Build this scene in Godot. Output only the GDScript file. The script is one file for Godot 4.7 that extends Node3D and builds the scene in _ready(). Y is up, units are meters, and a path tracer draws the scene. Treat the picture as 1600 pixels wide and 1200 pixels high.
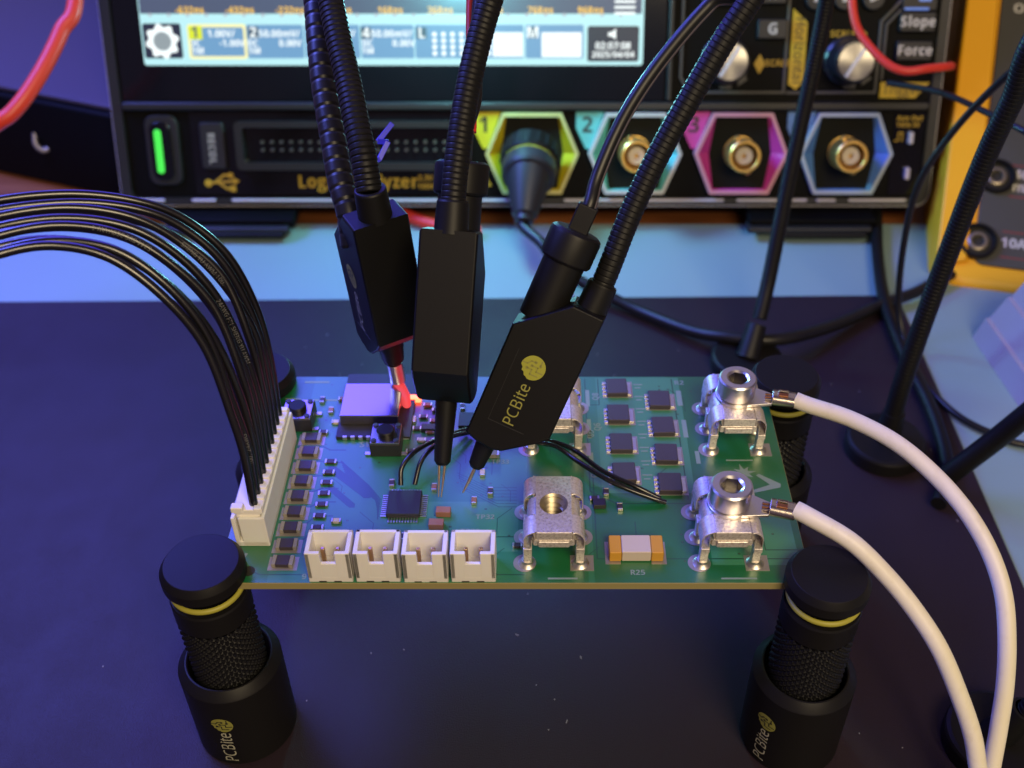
extends Node3D
# An electronics bench seen close up. All lengths below are millimetres; MB.mesh() turns them into metres.
# x right, y up from the black work mat's top, z towards the viewer.
const S := 0.001
var M := {}
var rng := RandomNumberGenerator.new()
var fonts := {}

# ------------------------------------------------------------------ mesh builder
class MB:
	var v := PackedVector3Array()
	var n := PackedVector3Array()
	var u := PackedVector2Array()

	func tri(a: Vector3, b: Vector3, c: Vector3, na: Vector3, nb: Vector3, nc: Vector3, ua := Vector2(), ub := Vector2(), uc := Vector2()) -> void:
		var g := (b - a).cross(c - a)
		if g.dot(na + nb + nc) > 0.0:
			v.append(a); v.append(c); v.append(b); n.append(na); n.append(nc); n.append(nb); u.append(ua); u.append(uc); u.append(ub)
		else:
			v.append(a); v.append(b); v.append(c); n.append(na); n.append(nb); n.append(nc); u.append(ua); u.append(ub); u.append(uc)

	func quad(a: Vector3, b: Vector3, c: Vector3, d: Vector3, na: Vector3, nb: Vector3, nc: Vector3, nd: Vector3) -> void:
		tri(a, b, c, na, nb, nc); tri(a, c, d, na, nc, nd)

	func flat(a: Vector3, b: Vector3, c: Vector3, d: Vector3, nn: Vector3) -> void:
		tri(a, b, c, nn, nn, nn, Vector2(0, 1), Vector2(1, 1), Vector2(1, 0)); tri(a, c, d, nn, nn, nn, Vector2(0, 1), Vector2(1, 0), Vector2(0, 0))

	func mesh(origin := Vector3.ZERO) -> ArrayMesh:
		var p := PackedVector3Array()
		p.resize(v.size())
		for i in v.size():
			p[i] = (v[i] - origin) * 0.001
		var a := []
		a.resize(Mesh.ARRAY_MAX)
		a[Mesh.ARRAY_VERTEX] = p; a[Mesh.ARRAY_NORMAL] = n; a[Mesh.ARRAY_TEX_UV] = u
		var m := ArrayMesh.new()
		m.add_surface_from_arrays(Mesh.PRIMITIVE_TRIANGLES, a)
		return m

	# box with rounded-looking chamfers, centred on xf
	func box(xf: Transform3D, size: Vector3, b := 0.15) -> MB:
		var h := size * 0.5
		b = minf(b, minf(h.x, minf(h.y, h.z)) * 0.95)
		var q := h - Vector3.ONE * b
		for ax in 3:
			for s in [-1.0, 1.0]:
				var nn := Vector3.ZERO
				nn[ax] = s
				var i := (ax + 1) % 3
				var j := (ax + 2) % 3
				var c := []
				for k in [[-1, -1], [1, -1], [1, 1], [-1, 1]]:
					var p := Vector3.ZERO
					p[ax] = s * h[ax]; p[i] = k[0] * q[i]; p[j] = k[1] * q[j]
					c.append(xf * p)
				var wn := (xf.basis * nn).normalized()
				flat(c[0], c[1], c[2], c[3], wn)
		if b <= 0.0:
			return self
		for ax in 3:
			var i := (ax + 1) % 3
			var j := (ax + 2) % 3
			for si in [-1.0, 1.0]:
				for sj in [-1.0, 1.0]:
					var ni := Vector3.ZERO
					ni[i] = si
					var nj := Vector3.ZERO
					nj[j] = sj
					var c := []
					for k in [[-1, 0], [1, 0], [1, 1], [-1, 1]]:
						var p := Vector3.ZERO
						p[ax] = k[0] * q[ax]
						p[i] = si * (h[i] if k[1] == 0 else q[i]); p[j] = sj * (q[j] if k[1] == 0 else h[j])
						c.append(xf * p)
					var wi := (xf.basis * ni).normalized()
					var wj := (xf.basis * nj).normalized()
					quad(c[0], c[1], c[2], c[3], wi, wi, wj, wj)
		for sx in [-1.0, 1.0]:
			for sy in [-1.0, 1.0]:
				for sz in [-1.0, 1.0]:
					tri(xf * Vector3(sx * h.x, sy * q.y, sz * q.z), xf * Vector3(sx * q.x, sy * h.y, sz * q.z), xf * Vector3(sx * q.x, sy * q.y, sz * h.z), (xf.basis * Vector3(sx, 0, 0)).normalized(), (xf.basis * Vector3(0, sy, 0)).normalized(), (xf.basis * Vector3(0, 0, sz)).normalized())
		return self

	# surface of revolution about xf's y axis; prof is (radius, y); corners sharper than 40 degrees stay crisp
	func lathe(xf: Transform3D, prof: Array, seg := 32, smooth := true) -> MB:
		var sn := []
		for i in prof.size() - 1:
			var d: Vector2 = prof[i + 1] - prof[i]
			sn.append(Vector2(d.y, -d.x).normalized())
		# outward is decided by walking order: profiles run bottom to top on the outside
		for i in prof.size() - 1:
			var a: Vector2 = prof[i]
			var b: Vector2 = prof[i + 1]
			var na: Vector2 = sn[i]
			var nb: Vector2 = sn[i]
			if smooth:
				if i > 0 and sn[i - 1].dot(sn[i]) > 0.94: na = (sn[i - 1] + sn[i]).normalized()
				if i < sn.size() - 1 and sn[i + 1].dot(sn[i]) > 0.94: nb = (sn[i + 1] + sn[i]).normalized()
			for k in seg:
				var t0 := TAU * k / seg
				var t1 := TAU * (k + 1) / seg
				var d0 := Vector3(cos(t0), 0, sin(t0))
				var d1 := Vector3(cos(t1), 0, sin(t1))
				var y := Vector3.UP
				quad(xf * (d0 * a.x + y * a.y), xf * (d1 * a.x + y * a.y), xf * (d1 * b.x + y * b.y), xf * (d0 * b.x + y * b.y), xf.basis * (d0 * na.x + y * na.y), xf.basis * (d1 * na.x + y * na.y), xf.basis * (d1 * nb.x + y * nb.y), xf.basis * (d0 * nb.x + y * nb.y))
		return self

	# polygon in xf's xy plane, extruded from z0 to z1 with chamfered rims; side normals smooth where the outline turns gently
	func prism(xf: Transform3D, poly: PackedVector2Array, z0: float, z1: float, b := 0.0, bz := -1.0, back := true) -> MB:
		if bz < 0.0: bz = b
		var p := poly.duplicate()
		if Geometry2D.is_polygon_clockwise(p): p.reverse()
		var c := p.size()
		var inn := PackedVector2Array()
		var en := []
		for i in c:
			var d := (p[(i + 1) % c] - p[i]).normalized()
			en.append(Vector2(d.y, -d.x))
		for i in c:
			var e0: Vector2 = en[(i + c - 1) % c]
			var e1: Vector2 = en[i]
			var m := (e0 + e1).normalized()
			inn.append(p[i] - m * (b / maxf(0.35, m.dot(e1))))
		var t := Geometry2D.triangulate_polygon(inn)
		for s in [0, 1]:
			if s == 0 and not back: continue
			var z := z0 if s == 0 else z1
			var nn := (xf.basis * Vector3(0, 0, -1.0 if s == 0 else 1.0)).normalized()
			for k in t.size() / 3:
				var q := []
				for m in 3:
					var w := inn[t[k * 3 + m]]
					q.append(w)
				tri(xf * Vector3(q[0].x, q[0].y, z), xf * Vector3(q[1].x, q[1].y, z), xf * Vector3(q[2].x, q[2].y, z), nn, nn, nn, q[0], q[1], q[2])
		for i in c:
			var j := (i + 1) % c
			var e: Vector2 = en[i]
			var ep: Vector2 = en[(i + c - 1) % c]
			var ex: Vector2 = en[j]
			var n0 := (e + ep).normalized() if e.dot(ep) > 0.8 else e
			var n1 := (e + ex).normalized() if e.dot(ex) > 0.8 else e
			var w0 := (xf.basis * Vector3(n0.x, n0.y, 0)).normalized()
			var w1 := (xf.basis * Vector3(n1.x, n1.y, 0)).normalized()
			var za := z0 + (bz if back else 0.0)
			var zb := z1 - bz
			quad(xf * Vector3(p[i].x, p[i].y, za), xf * Vector3(p[j].x, p[j].y, za), xf * Vector3(p[j].x, p[j].y, zb), xf * Vector3(p[i].x, p[i].y, zb), w0, w1, w1, w0)
			if b > 0.0:
				var f := (xf.basis * Vector3(0, 0, 1)).normalized()
				quad(xf * Vector3(p[i].x, p[i].y, zb), xf * Vector3(p[j].x, p[j].y, zb), xf * Vector3(inn[j].x, inn[j].y, z1), xf * Vector3(inn[i].x, inn[i].y, z1), w0, w1, f, f)
				if back: quad(xf * Vector3(p[i].x, p[i].y, za), xf * Vector3(p[j].x, p[j].y, za), xf * Vector3(inn[j].x, inn[j].y, z0), xf * Vector3(inn[i].x, inn[i].y, z0), w0, w1, -f, -f)
		return self

	# flat ring between an outer and an inner outline of equal length, with walls (outer z0..z1, inner z1..zi)
	func ring(xf: Transform3D, po: PackedVector2Array, pi_: PackedVector2Array, z0: float, z1: float, zi: float) -> MB:
		var c := po.size()
		var f := (xf.basis * Vector3(0, 0, 1)).normalized()
		for i in c:
			var j := (i + 1) % c
			quad(xf * Vector3(po[i].x, po[i].y, z1), xf * Vector3(po[j].x, po[j].y, z1), xf * Vector3(pi_[j].x, pi_[j].y, z1), xf * Vector3(pi_[i].x, pi_[i].y, z1), f, f, f, f)
			var d := (po[j] - po[i]).normalized()
			var e := Vector2(d.y, -d.x)
			if e.dot((po[i] + po[j]) * 0.5 - (pi_[i] + pi_[j]) * 0.5) < 0.0: e = -e
			var w := (xf.basis * Vector3(e.x, e.y, 0)).normalized()
			quad(xf * Vector3(po[i].x, po[i].y, z0), xf * Vector3(po[j].x, po[j].y, z0), xf * Vector3(po[j].x, po[j].y, z1), xf * Vector3(po[i].x, po[i].y, z1), w, w, w, w)
			if zi != z1: quad(xf * Vector3(pi_[i].x, pi_[i].y, zi), xf * Vector3(pi_[j].x, pi_[j].y, zi), xf * Vector3(pi_[j].x, pi_[j].y, z1), xf * Vector3(pi_[i].x, pi_[i].y, z1), -w, -w, -w, -w)
		return self

	# round tube along pts; ridge > 0 makes corrugations of that pitch and depth
	func tube(pts: PackedVector3Array, r: float, sides := 14, caps := true, radii := PackedFloat32Array()) -> MB:
		var fr := MB.frames(pts)
		var c := pts.size()
		for i in c - 1:
			var r0 := radii[i] if radii.size() else r
			var r1 := radii[i + 1] if radii.size() else r
			var sl := (r1 - r0) / maxf(1e-4, pts[i].distance_to(pts[i + 1]))
			var t: Vector3 = fr[i][0]
			for k in sides:
				var a0 := TAU * k / sides
				var a1 := TAU * (k + 1) / sides
				var p00: Vector3 = fr[i][1] * cos(a0) + fr[i][2] * sin(a0)
				var p01: Vector3 = fr[i][1] * cos(a1) + fr[i][2] * sin(a1)
				var p10: Vector3 = fr[i + 1][1] * cos(a0) + fr[i + 1][2] * sin(a0)
				var p11: Vector3 = fr[i + 1][1] * cos(a1) + fr[i + 1][2] * sin(a1)
				var o := t * -sl
				quad(pts[i] + p00 * r0, pts[i] + p01 * r0, pts[i + 1] + p11 * r1, pts[i + 1] + p10 * r1, (p00 + o).normalized(), (p01 + o).normalized(), (p11 + o).normalized(), (p10 + o).normalized())
		if caps:
			for e in [0, c - 1]:
				var nn: Vector3 = -fr[0][0] if e == 0 else fr[c - 1][0]
				var re: float = radii[e] if radii.size() else r
				for k in sides:
					var a0 := TAU * k / sides
					var a1 := TAU * (k + 1) / sides
					tri(pts[e], pts[e] + (fr[e][1] * cos(a0) + fr[e][2] * sin(a0)) * re, pts[e] + (fr[e][1] * cos(a1) + fr[e][2] * sin(a1)) * re, nn, nn, nn)
		return self

	# tangent, side, up at every point, carried along without twist
	static func frames(pts: PackedVector3Array) -> Array:
		var out := []
		var c := pts.size()
		var nrm := Vector3.ZERO
		for i in c:
			var t := (pts[mini(i + 1, c - 1)] - pts[maxi(i - 1, 0)]).normalized()
			if i == 0:
				nrm = t.cross(Vector3(0.13, 0.97, 0.2)).normalized()
			else:
				nrm = (nrm - t * nrm.dot(t)).normalized()
			out.append([t, nrm, t.cross(nrm)])
		return out

	# triangles of a flat shape (xy, z lift) carried through a mapping to point and normal
	func mapped(tris: Array, to: Callable) -> MB:
		for t in tris:
			var a: Array = to.call(t[0])
			var b: Array = to.call(t[1])
			var c: Array = to.call(t[2])
			tri(a[0], b[0], c[0], a[1], b[1], c[1])
		return self

# ------------------------------------------------------------------ helpers
func mk(r: float, g: float, b: float, rough := 0.6, metal := 0.0, spec := 0.5) -> StandardMaterial3D:
	var m := StandardMaterial3D.new()
	m.albedo_color = Color(r, g, b).linear_to_srgb()
	m.roughness = rough
	m.metallic = metal
	m.metallic_specular = spec
	return m

func glow(r: float, g: float, b: float, k := 1.0) -> StandardMaterial3D:
	var m := mk(0.02, 0.02, 0.02, 0.4)
	m.emission_enabled = true
	m.emission = Color(r, g, b).linear_to_srgb()
	m.emission_energy_multiplier = k
	return m

func noise_tex(freq: float, seed_: int, normal := false, strength := 2.0, ramp: Gradient = null, octaves := 4, size := 512) -> NoiseTexture2D:
	var f := FastNoiseLite.new()
	f.noise_type = FastNoiseLite.TYPE_SIMPLEX_SMOOTH
	f.seed = seed_
	f.frequency = freq
	f.fractal_octaves = octaves
	var t := NoiseTexture2D.new()
	t.width = size; t.height = size
	t.seamless = true
	t.noise = f
	t.as_normal_map = normal
	t.bump_strength = strength
	if ramp: t.color_ramp = ramp
	return t

func ramp(cols: Array) -> Gradient:
	var g := Gradient.new()
	var o := PackedFloat32Array()
	var c := PackedColorArray()
	for k in cols:
		o.append(k[0]); c.append(Color(k[1], k[2], k[3]))
	g.offsets = o; g.colors = c
	return g

func grain(m: StandardMaterial3D, tex: Texture2D, per_m: float, amount: float) -> StandardMaterial3D:
	m.uv1_triplanar = true
	m.uv1_scale = Vector3.ONE * per_m
	m.normal_enabled = true
	m.normal_texture = tex
	m.normal_scale = amount
	return m

func put(called: String, mb: MB, m: Material, parent: Node3D = null, origin := Vector3.ZERO, label := "") -> MeshInstance3D:
	var o := MeshInstance3D.new()
	o.name = called
	o.mesh = mb.mesh(origin)
	o.material_override = m
	if parent == null:
		o.position = origin * S
		add_child(o, true)
	else:
		parent.add_child(o, true)
	if label: o.set_meta("label", label)
	return o

func tag(o: Node3D, label: String, category: String, group := "", kind := "") -> Node3D:
	if label: o.set_meta("label", label)
	if category: o.set_meta("category", category)
	if group: o.set_meta("group", group)
	if kind: o.set_meta("kind", kind)
	return o

func thing(called: String, label: String, category: String, at := Vector3.ZERO, group := "") -> Node3D:
	var o := Node3D.new()
	o.name = called
	add_child(o, true)
	o.position = at * S
	return tag(o, label, category, group)

func T(x: float, y: float, z: float) -> Transform3D:
	return Transform3D(Basis(), Vector3(x, y, z))

func spline(ctrl: Array, step := 1.0) -> PackedVector3Array:
	var p := PackedVector3Array()
	var c := ctrl.size()
	for i in c - 1:
		var a: Vector3 = ctrl[maxi(i - 1, 0)]
		var b: Vector3 = ctrl[i]
		var d: Vector3 = ctrl[i + 1]
		var e: Vector3 = ctrl[mini(i + 2, c - 1)]
		if i == 0: a = b * 2.0 - d
		if i == c - 2: e = d * 2.0 - b
		var n := maxi(2, int(ceil(b.distance_to(d) / step)))
		for k in n:
			p.append(b.cubic_interpolate(d, a, e, float(k) / n))
	p.append(ctrl[c - 1])
	return p

# evenly spaced points along a spline
func even(ctrl: Array, step: float) -> PackedVector3Array:
	var d := spline(ctrl, 0.4)
	var out := PackedVector3Array([d[0]])
	var left := step
	for i in d.size() - 1:
		var a := d[i]
		var b := d[i + 1]
		var l := a.distance_to(b)
		while l >= left:
			a = a.lerp(b, left / l)
			out.append(a)
			l = a.distance_to(b)
			left = step
		left -= l
	return out

func gooseneck(ctrl: Array, r: float, pitch := 0.95, depth := 0.09, sides := 20) -> MB:
	var p := even(ctrl, pitch / 5.0)
	var rad := PackedFloat32Array()
	for i in p.size():
		rad.append(r - depth * [1.0, 0.0, 0.06, 0.12, 0.2][i % 5])
	return MB.new().tube(p, r, sides, true, rad)

func rect(x0: float, y0: float, x1: float, y1: float) -> PackedVector2Array:
	return PackedVector2Array([Vector2(x0, y0), Vector2(x1, y0), Vector2(x1, y1), Vector2(x0, y1)])

func rrect(x0: float, y0: float, x1: float, y1: float, r: float, n := 4) -> PackedVector2Array:
	var p := PackedVector2Array()
	for c in [[x1 - r, y0 + r, -PI / 2], [x1 - r, y1 - r, 0.0], [x0 + r, y1 - r, PI / 2], [x0 + r, y0 + r, PI]]:
		for k in n + 1:
			var a: float = c[2] + PI / 2 * k / n
			p.append(Vector2(c[0] + cos(a) * r, c[1] + sin(a) * r))
	return p

func circle(x: float, y: float, r: float, n := 20) -> PackedVector2Array:
	var p := PackedVector2Array()
	for k in n:
		p.append(Vector2(x + cos(TAU * k / n) * r, y + sin(TAU * k / n) * r))
	return p

# ring sampled so that a polygon (convex) and a round hole share angles
func around(poly: PackedVector2Array, c: Vector2, n := 40) -> PackedFloat32Array:
	var a := []
	for k in n: a.append(TAU * k / n - PI)
	for q in poly: a.append((q - c).angle())
	a.sort()
	return PackedFloat32Array(a)

func hit(poly: PackedVector2Array, c: Vector2, ang: float) -> Vector2:
	var d := Vector2(cos(ang), sin(ang))
	for i in poly.size():
		var h = Geometry2D.segment_intersects_segment(c, c + d * 1000.0, poly[i], poly[(i + 1) % poly.size()])
		if h != null: return h
	return c + d

func text_tris(s: String, h: float, bold := true, mono := false) -> Array:
	var key := "%s%s" % [bold, mono]
	if not fonts.has(key):
		var f := SystemFont.new()
		f.font_names = PackedStringArray(["Droid Sans Mono" if mono else "Droid Sans"])
		f.font_weight = 700 if bold else 400
		fonts[key] = f
	var tm := TextMesh.new()
	tm.font = fonts[key]
	tm.font_size = 32
	tm.pixel_size = h / 23.0
	tm.depth = 0.0
	tm.curve_step = 2.0
	tm.text = s
	var a := tm.get_mesh_arrays()
	var v: PackedVector3Array = a[Mesh.ARRAY_VERTEX]
	var ix = a[Mesh.ARRAY_INDEX]
	var out := []
	var n: int = ix.size() if ix != null and ix.size() else v.size()
	for k in n / 3:
		var q := []
		for m in 3:
			var w: Vector3 = v[ix[k * 3 + m]] if ix != null and ix.size() else v[k * 3 + m]
			q.append(Vector2(w.x, w.y))
		out.append(q)
	return out

func write(mb: MB, s: String, h: float, xf: Transform3D, bold := true) -> MB:
	return mb.mapped(text_tris(s, h, bold), func(p: Vector2) -> Array: return [xf * Vector3(p.x, p.y, 0), (xf.basis * Vector3(0, 0, 1)).normalized()])

func tris_of(poly: PackedVector2Array) -> Array:
	var t := Geometry2D.triangulate_polygon(poly)
	var o := []
	for k in t.size() / 3:
		o.append([poly[t[k * 3]], poly[t[k * 3 + 1]], poly[t[k * 3 + 2]]])
	return o

func poly2(mb: MB, xf: Transform3D, poly: PackedVector2Array, z := 0.0) -> MB:
	return mb.mapped(tris_of(poly), func(p: Vector2) -> Array: return [xf * Vector3(p.x, p.y, z), (xf.basis * Vector3(0, 0, 1)).normalized()])

func line2(mb: MB, xf: Transform3D, pts: Array, w: float, z0: float, z1: float, closed := false) -> MB:
	var c := pts.size()
	for i in (c if closed else c - 1):
		var a: Vector2 = pts[i]
		var b: Vector2 = pts[(i + 1) % c]
		var d := (b - a).normalized() * w * 0.5
		var e := Vector2(-d.y, d.x)
		mb.prism(xf, PackedVector2Array([a - d - e, b + d - e, b + d + e, a - d + e]), z0, z1 + 0.004 * (i % 3), w * 0.2, w * 0.2, false)
	return mb

# round bitten emblem with circuit tracks; unit radius
func emblem_disc() -> Array:
	var p := PackedVector2Array()
	for k in 56:
		var a := TAU * k / 56
		var q := Vector2(cos(a), sin(a))
		for bite in [[Vector2(-0.86, 0.86), 0.42], [Vector2(-0.36, 1.1), 0.34], [Vector2(-1.12, 0.42), 0.3]]:
			var d: float = q.distance_to(bite[0])
			if d < bite[1]: q = bite[0] + (q - Vector2(bite[0])).normalized() * -1.0 * bite[1] * 0.9 if false else q * (1.0 - (bite[1] - d) * 0.95)
		p.append(q)
	return tris_of(p)

# every triangle cut in four, twice or more, so that a flat shape can wrap round a cylinder
func finer(tris: Array, times: int) -> Array:
	var t := tris
	for k in times:
		var o := []
		for q in t:
			var ab: Vector2 = (q[0] + q[1]) * 0.5
			var bc: Vector2 = (q[1] + q[2]) * 0.5
			var ca: Vector2 = (q[2] + q[0]) * 0.5
			o.append([q[0], ab, ca]); o.append([ab, q[1], bc]); o.append([ca, bc, q[2]]); o.append([ab, bc, ca])
		t = o
	return t

func emblem_tracks() -> Array:
	var out := []
	for l in [[[-0.55, -0.55], [-0.55, 0.05], [-0.15, 0.05], [-0.15, 0.45]], [[-0.2, -0.85], [-0.2, -0.35], [0.15, -0.35], [0.15, 0.15]], [[0.2, 0.95], [0.2, 0.55], [0.5, 0.3], [0.5, -0.05]], [[0.75, -0.5], [0.35, -0.5]]]:
		for i in l.size() - 1:
			var a := Vector2(l[i][0], l[i][1])
			var b := Vector2(l[i + 1][0], l[i + 1][1])
			var d := (b - a).normalized() * 0.05
			var e := Vector2(-d.y, d.x)
			out.append([a - d - e, b + d - e, b + d + e]); out.append([a - d - e, b + d + e, a - d + e])
		var z := Vector2(l[-1][0], l[-1][1])
		out.append_array(tris_of(circle(z.x, z.y, 0.13, 10)))
	return out

# ------------------------------------------------------------------ scene
func _ready() -> void:
	rng.seed = 7
	camera_and_light()
	materials()
	setting()
	oscilloscope()
	multimeter()
	back_objects()
	circuit_board()
	board_holders()
	harness()
	power_cables()
	probes()
	stands_and_cables()
	small_things()

func camera_and_light() -> void:
	var cam := Camera3D.new()
	cam.name = "camera"
	var att := CameraAttributesPhysical.new()
	att.frustum_focal_length = 34.3
	att.frustum_focus_distance = 0.19
	att.exposure_aperture = 18.0
	att.frustum_near = 0.01
	att.frustum_far = 6.0
	cam.attributes = att
	cam.projection = Camera3D.PROJECTION_FRUSTUM
	cam.near = 0.01
	cam.far = 6.0
	cam.size = 0.01 * 1200.0 / 1716.0
	cam.frustum_offset = Vector2(-42.0 / 1716.0 * 0.01, 0)
	cam.position = Vector3(0, 0.186, 0.146)
	cam.rotation_degrees = Vector3(-40, 0, 0)
	add_child(cam)
	var env := Environment.new()
	env.background_mode = Environment.BG_COLOR
	env.background_color = Color(0.085, 0.058, 0.105).linear_to_srgb()
	env.tonemap_mode = Environment.TONE_MAPPER_LINEAR
	env.tonemap_exposure = 1.0
	env.sdfgi_enabled = true
	env.ssao_enabled = true
	env.ssil_enabled = true
	var we := WorldEnvironment.new()
	we.name = "environment"
	we.environment = env
	add_child(we)
	# violet LED panel on the wall, up behind the instruments on the left
	area("violet_panel_light", Vector3(-165, 320, -302), Vector3(-165, 318, 20), Vector2(0.31, 0.26), Color(0.06, 0.03, 1.0), 0.17)
	# added violet light, high on the left, to brighten the mats
	area("added_violet_light", Vector3(-310, 400, -170), Vector3(-120, 0, -105), Vector2(0.3, 0.12), Color(0.15, 0.19, 1.0), 0.38)
	# warm room lamp, behind and right of the viewer
	area("room_lamp", Vector3(180, 520, 480), Vector3(0, 40, 0), Vector2(0.3, 0.3), Color(1.0, 0.80, 0.50), 0.42)

func area(called: String, at: Vector3, to: Vector3, size: Vector2, col: Color, energy: float) -> void:
	var l := AreaLight3D.new()
	l.name = called
	l.area_size = size
	l.light_color = col.linear_to_srgb()
	l.light_energy = energy
	l.shadow_enabled = true
	add_child(l)
	l.look_at_from_position(at * S, to * S, Vector3(0.02, 1, 0.01))

func materials() -> void:
	var fine := noise_tex(0.09, 3, true, 3.0, null, 3)
	var soft := noise_tex(0.02, 5, true, 2.0, null, 4)
	M.mat = grain(mk(0.0195, 0.0112, 0.0175, 1.0, 0, 0.4), noise_tex(0.3, 31, true, 3.0, null, 3, 1024), 11.0, 0.3)
	M.mat.roughness_texture = noise_tex(0.006, 32, false, 1.0, ramp([[0.0, 0.5, 0.5, 0.5], [0.5, 0.54, 0.54, 0.54], [1.0, 0.58, 0.58, 0.58]]), 6, 1024)
	M.blue_mat = grain(mk(0.235, 0.345, 0.345, 0.5), fine, 60.0, 0.2)
	var wood := mk(1, 1, 1, 0.45)
	wood.albedo_texture = noise_tex(0.012, 11, false, 1.0, ramp([[0.0, 0.36, 0.2, 0.1], [0.5, 0.52, 0.31, 0.17], [1.0, 0.62, 0.4, 0.24]]), 5)
	wood.uv1_triplanar = true
	wood.uv1_scale = Vector3(2.0, 14.0, 14.0)
	M.wood = wood
	M.wall = grain(mk(0.5, 0.48, 0.5, 0.8), soft, 8.0, 0.4)
	M.black = grain(mk(0.0052, 0.005, 0.0048, 0.46, 0, 0.34), fine, 220.0, 0.35)
	M.anodised = grain(mk(0.0085, 0.0078, 0.0082, 0.45, 0.0, 0.3), fine, 260.0, 0.22)
	M.knurl = mk(0.0045, 0.0044, 0.0045, 0.42, 0, 0.4)
	M.rubber = mk(0.0062, 0.006, 0.0058, 0.48, 0, 0.36)
	M.neck = mk(0.007, 0.0068, 0.0066, 0.46, 0, 0.34)
	M.wire = mk(0.006, 0.0056, 0.006, 0.26, 0, 0.6)
	M.cable = mk(0.009, 0.0087, 0.0088, 0.4, 0, 0.45)
	M.yellow = mk(0.33, 0.33, 0.03, 0.5)
	M.ring = mk(0.36, 0.33, 0.04, 0.5)
	M.logo_dim = mk(0.26, 0.25, 0.05, 0.5)
	M.print_white = mk(0.42, 0.41, 0.3, 0.5)
	M.print_wire = mk(0.13, 0.13, 0.13, 0.5)
	M.print_dark = mk(0.02, 0.02, 0.015, 0.5)
	M.ivory = mk(0.82, 0.79, 0.72, 0.5)
	M.ivory.subsurf_scatter_enabled = true
	M.ivory.subsurf_scatter_strength = 0.06
	M.plug = mk(0.84, 0.8, 0.72, 0.48)
	M.white_cable = grain(mk(0.80, 0.74, 0.58, 0.46), soft, 90.0, 0.12)
	M.white_cable.albedo_texture = noise_tex(0.012, 41, false, 1.0, ramp([[0.0, 0.93, 0.92, 0.88], [0.35, 1.0, 1.0, 1.0], [1.0, 1.0, 1.0, 1.0]]), 6)
	M.white_cable.uv1_scale = Vector3(45, 45, 45)
	M.tin = mk(0.72, 0.70, 0.68, 0.3, 1.0)
	M.solder = mk(0.66, 0.62, 0.55, 0.42, 1.0)
	M.pad = mk(0.40, 0.37, 0.34, 0.4, 0.6)
	var rough_map := noise_tex(0.035, 21, false, 1.0, ramp([[0.0, 0.2, 0.2, 0.2], [0.5, 0.42, 0.42, 0.42], [1.0, 0.62, 0.62, 0.62]]), 5)
	var cast := grain(mk(0.92, 0.88, 0.85, 1.0, 0.62), noise_tex(0.05, 8, true, 3.0, null, 5), 70.0, 0.25)
	cast.roughness_texture = rough_map
	cast.albedo_texture = noise_tex(0.045, 9, false, 1.0, ramp([[0.0, 0.72, 0.69, 0.67], [0.4, 0.92, 0.9, 0.88], [1.0, 1.0, 0.98, 0.96]]), 5)
	cast.metallic_specular = 0.6
	M.cast = cast
	M.steel = grain(mk(0.74, 0.71, 0.69, 0.3, 1.0), soft, 120.0, 0.1)
	M.crimp = grain(mk(0.62, 0.55, 0.48, 0.26, 1.0), soft, 120.0, 0.4)
	M.copper = mk(0.6, 0.26, 0.12, 0.35, 1.0)
	M.gold = mk(0.92, 0.6, 0.16, 0.36, 0.9)
	M.gold_pin = mk(0.85, 0.6, 0.3, 0.3, 1.0)
	M.shield = mk(0.5, 0.47, 0.5, 0.22, 1.0)
	M.chip = mk(0.02, 0.019, 0.021, 0.45)
	M.mosfet = mk(0.06, 0.045, 0.052, 0.55)
	M.fr4 = mk(0.30, 0.25, 0.10, 0.6)
	M.silk = mk(0.22, 0.3, 0.25, 0.6)
	M.led_white = mk(0.27, 0.24, 0.2, 0.5)
	M.resistor = mk(0.045, 0.033, 0.04, 0.4)
	M.ceramic_brown = mk(0.32, 0.14, 0.08, 0.5)
	M.cap_body = mk(0.6, 0.5, 0.42, 0.4)
	M.tantalum = mk(0.62, 0.3, 0.03, 0.42)
	M.red_plastic = mk(0.62, 0.04, 0.02, 0.38)
	M.red_cable = mk(0.72, 0.045, 0.02, 0.42)
	M.scope_black = grain(mk(0.003, 0.003, 0.0028, 0.55, 0, 0.22), fine, 180.0, 0.3)
	M.scope_grey = mk(0.015, 0.015, 0.0138, 0.45)
	M.scope_line = mk(0.075, 0.075, 0.068, 0.5)
	M.gloss_black = mk(0.006, 0.006, 0.007, 0.12)
	M.key = mk(0.014, 0.014, 0.0135, 0.5)
	M.key_print = mk(0.6, 0.6, 0.52, 0.5)
	M.tag_yellow = mk(0.66, 0.46, 0.02, 0.5)
	M.txt_yellow = mk(0.55, 0.36, 0.02, 0.5)
	M.bezel_light = mk(0.62, 0.6, 0.64, 0.3)
	M.hex_dark = mk(0.009, 0.0095, 0.007, 0.7, 0, 0.25)
	M.knob_black = mk(0.016, 0.015, 0.018, 0.28)
	M.knob_face = mk(0.46, 0.45, 0.42, 0.3, 1.0)
	M.bnc_dielectric = mk(0.7, 0.62, 0.45, 0.5)
	M.meter_yellow = mk(0.95, 0.47, 0.012, 0.5)
	M.meter_grey = mk(0.06, 0.06, 0.048, 0.6)
	M.meter_print = mk(0.62, 0.62, 0.56, 0.6)
	M.meter_red = mk(0.3, 0.03, 0.03, 0.6)
	M.grey_block = mk(0.34, 0.3, 0.36, 0.5)
	M.case_top = mk(0.05, 0.038, 0.055, 0.55)
	M.boot = mk(0.022, 0.021, 0.026, 0.42)
	M.lint = mk(0.5, 0.48, 0.48, 0.9)
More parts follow.
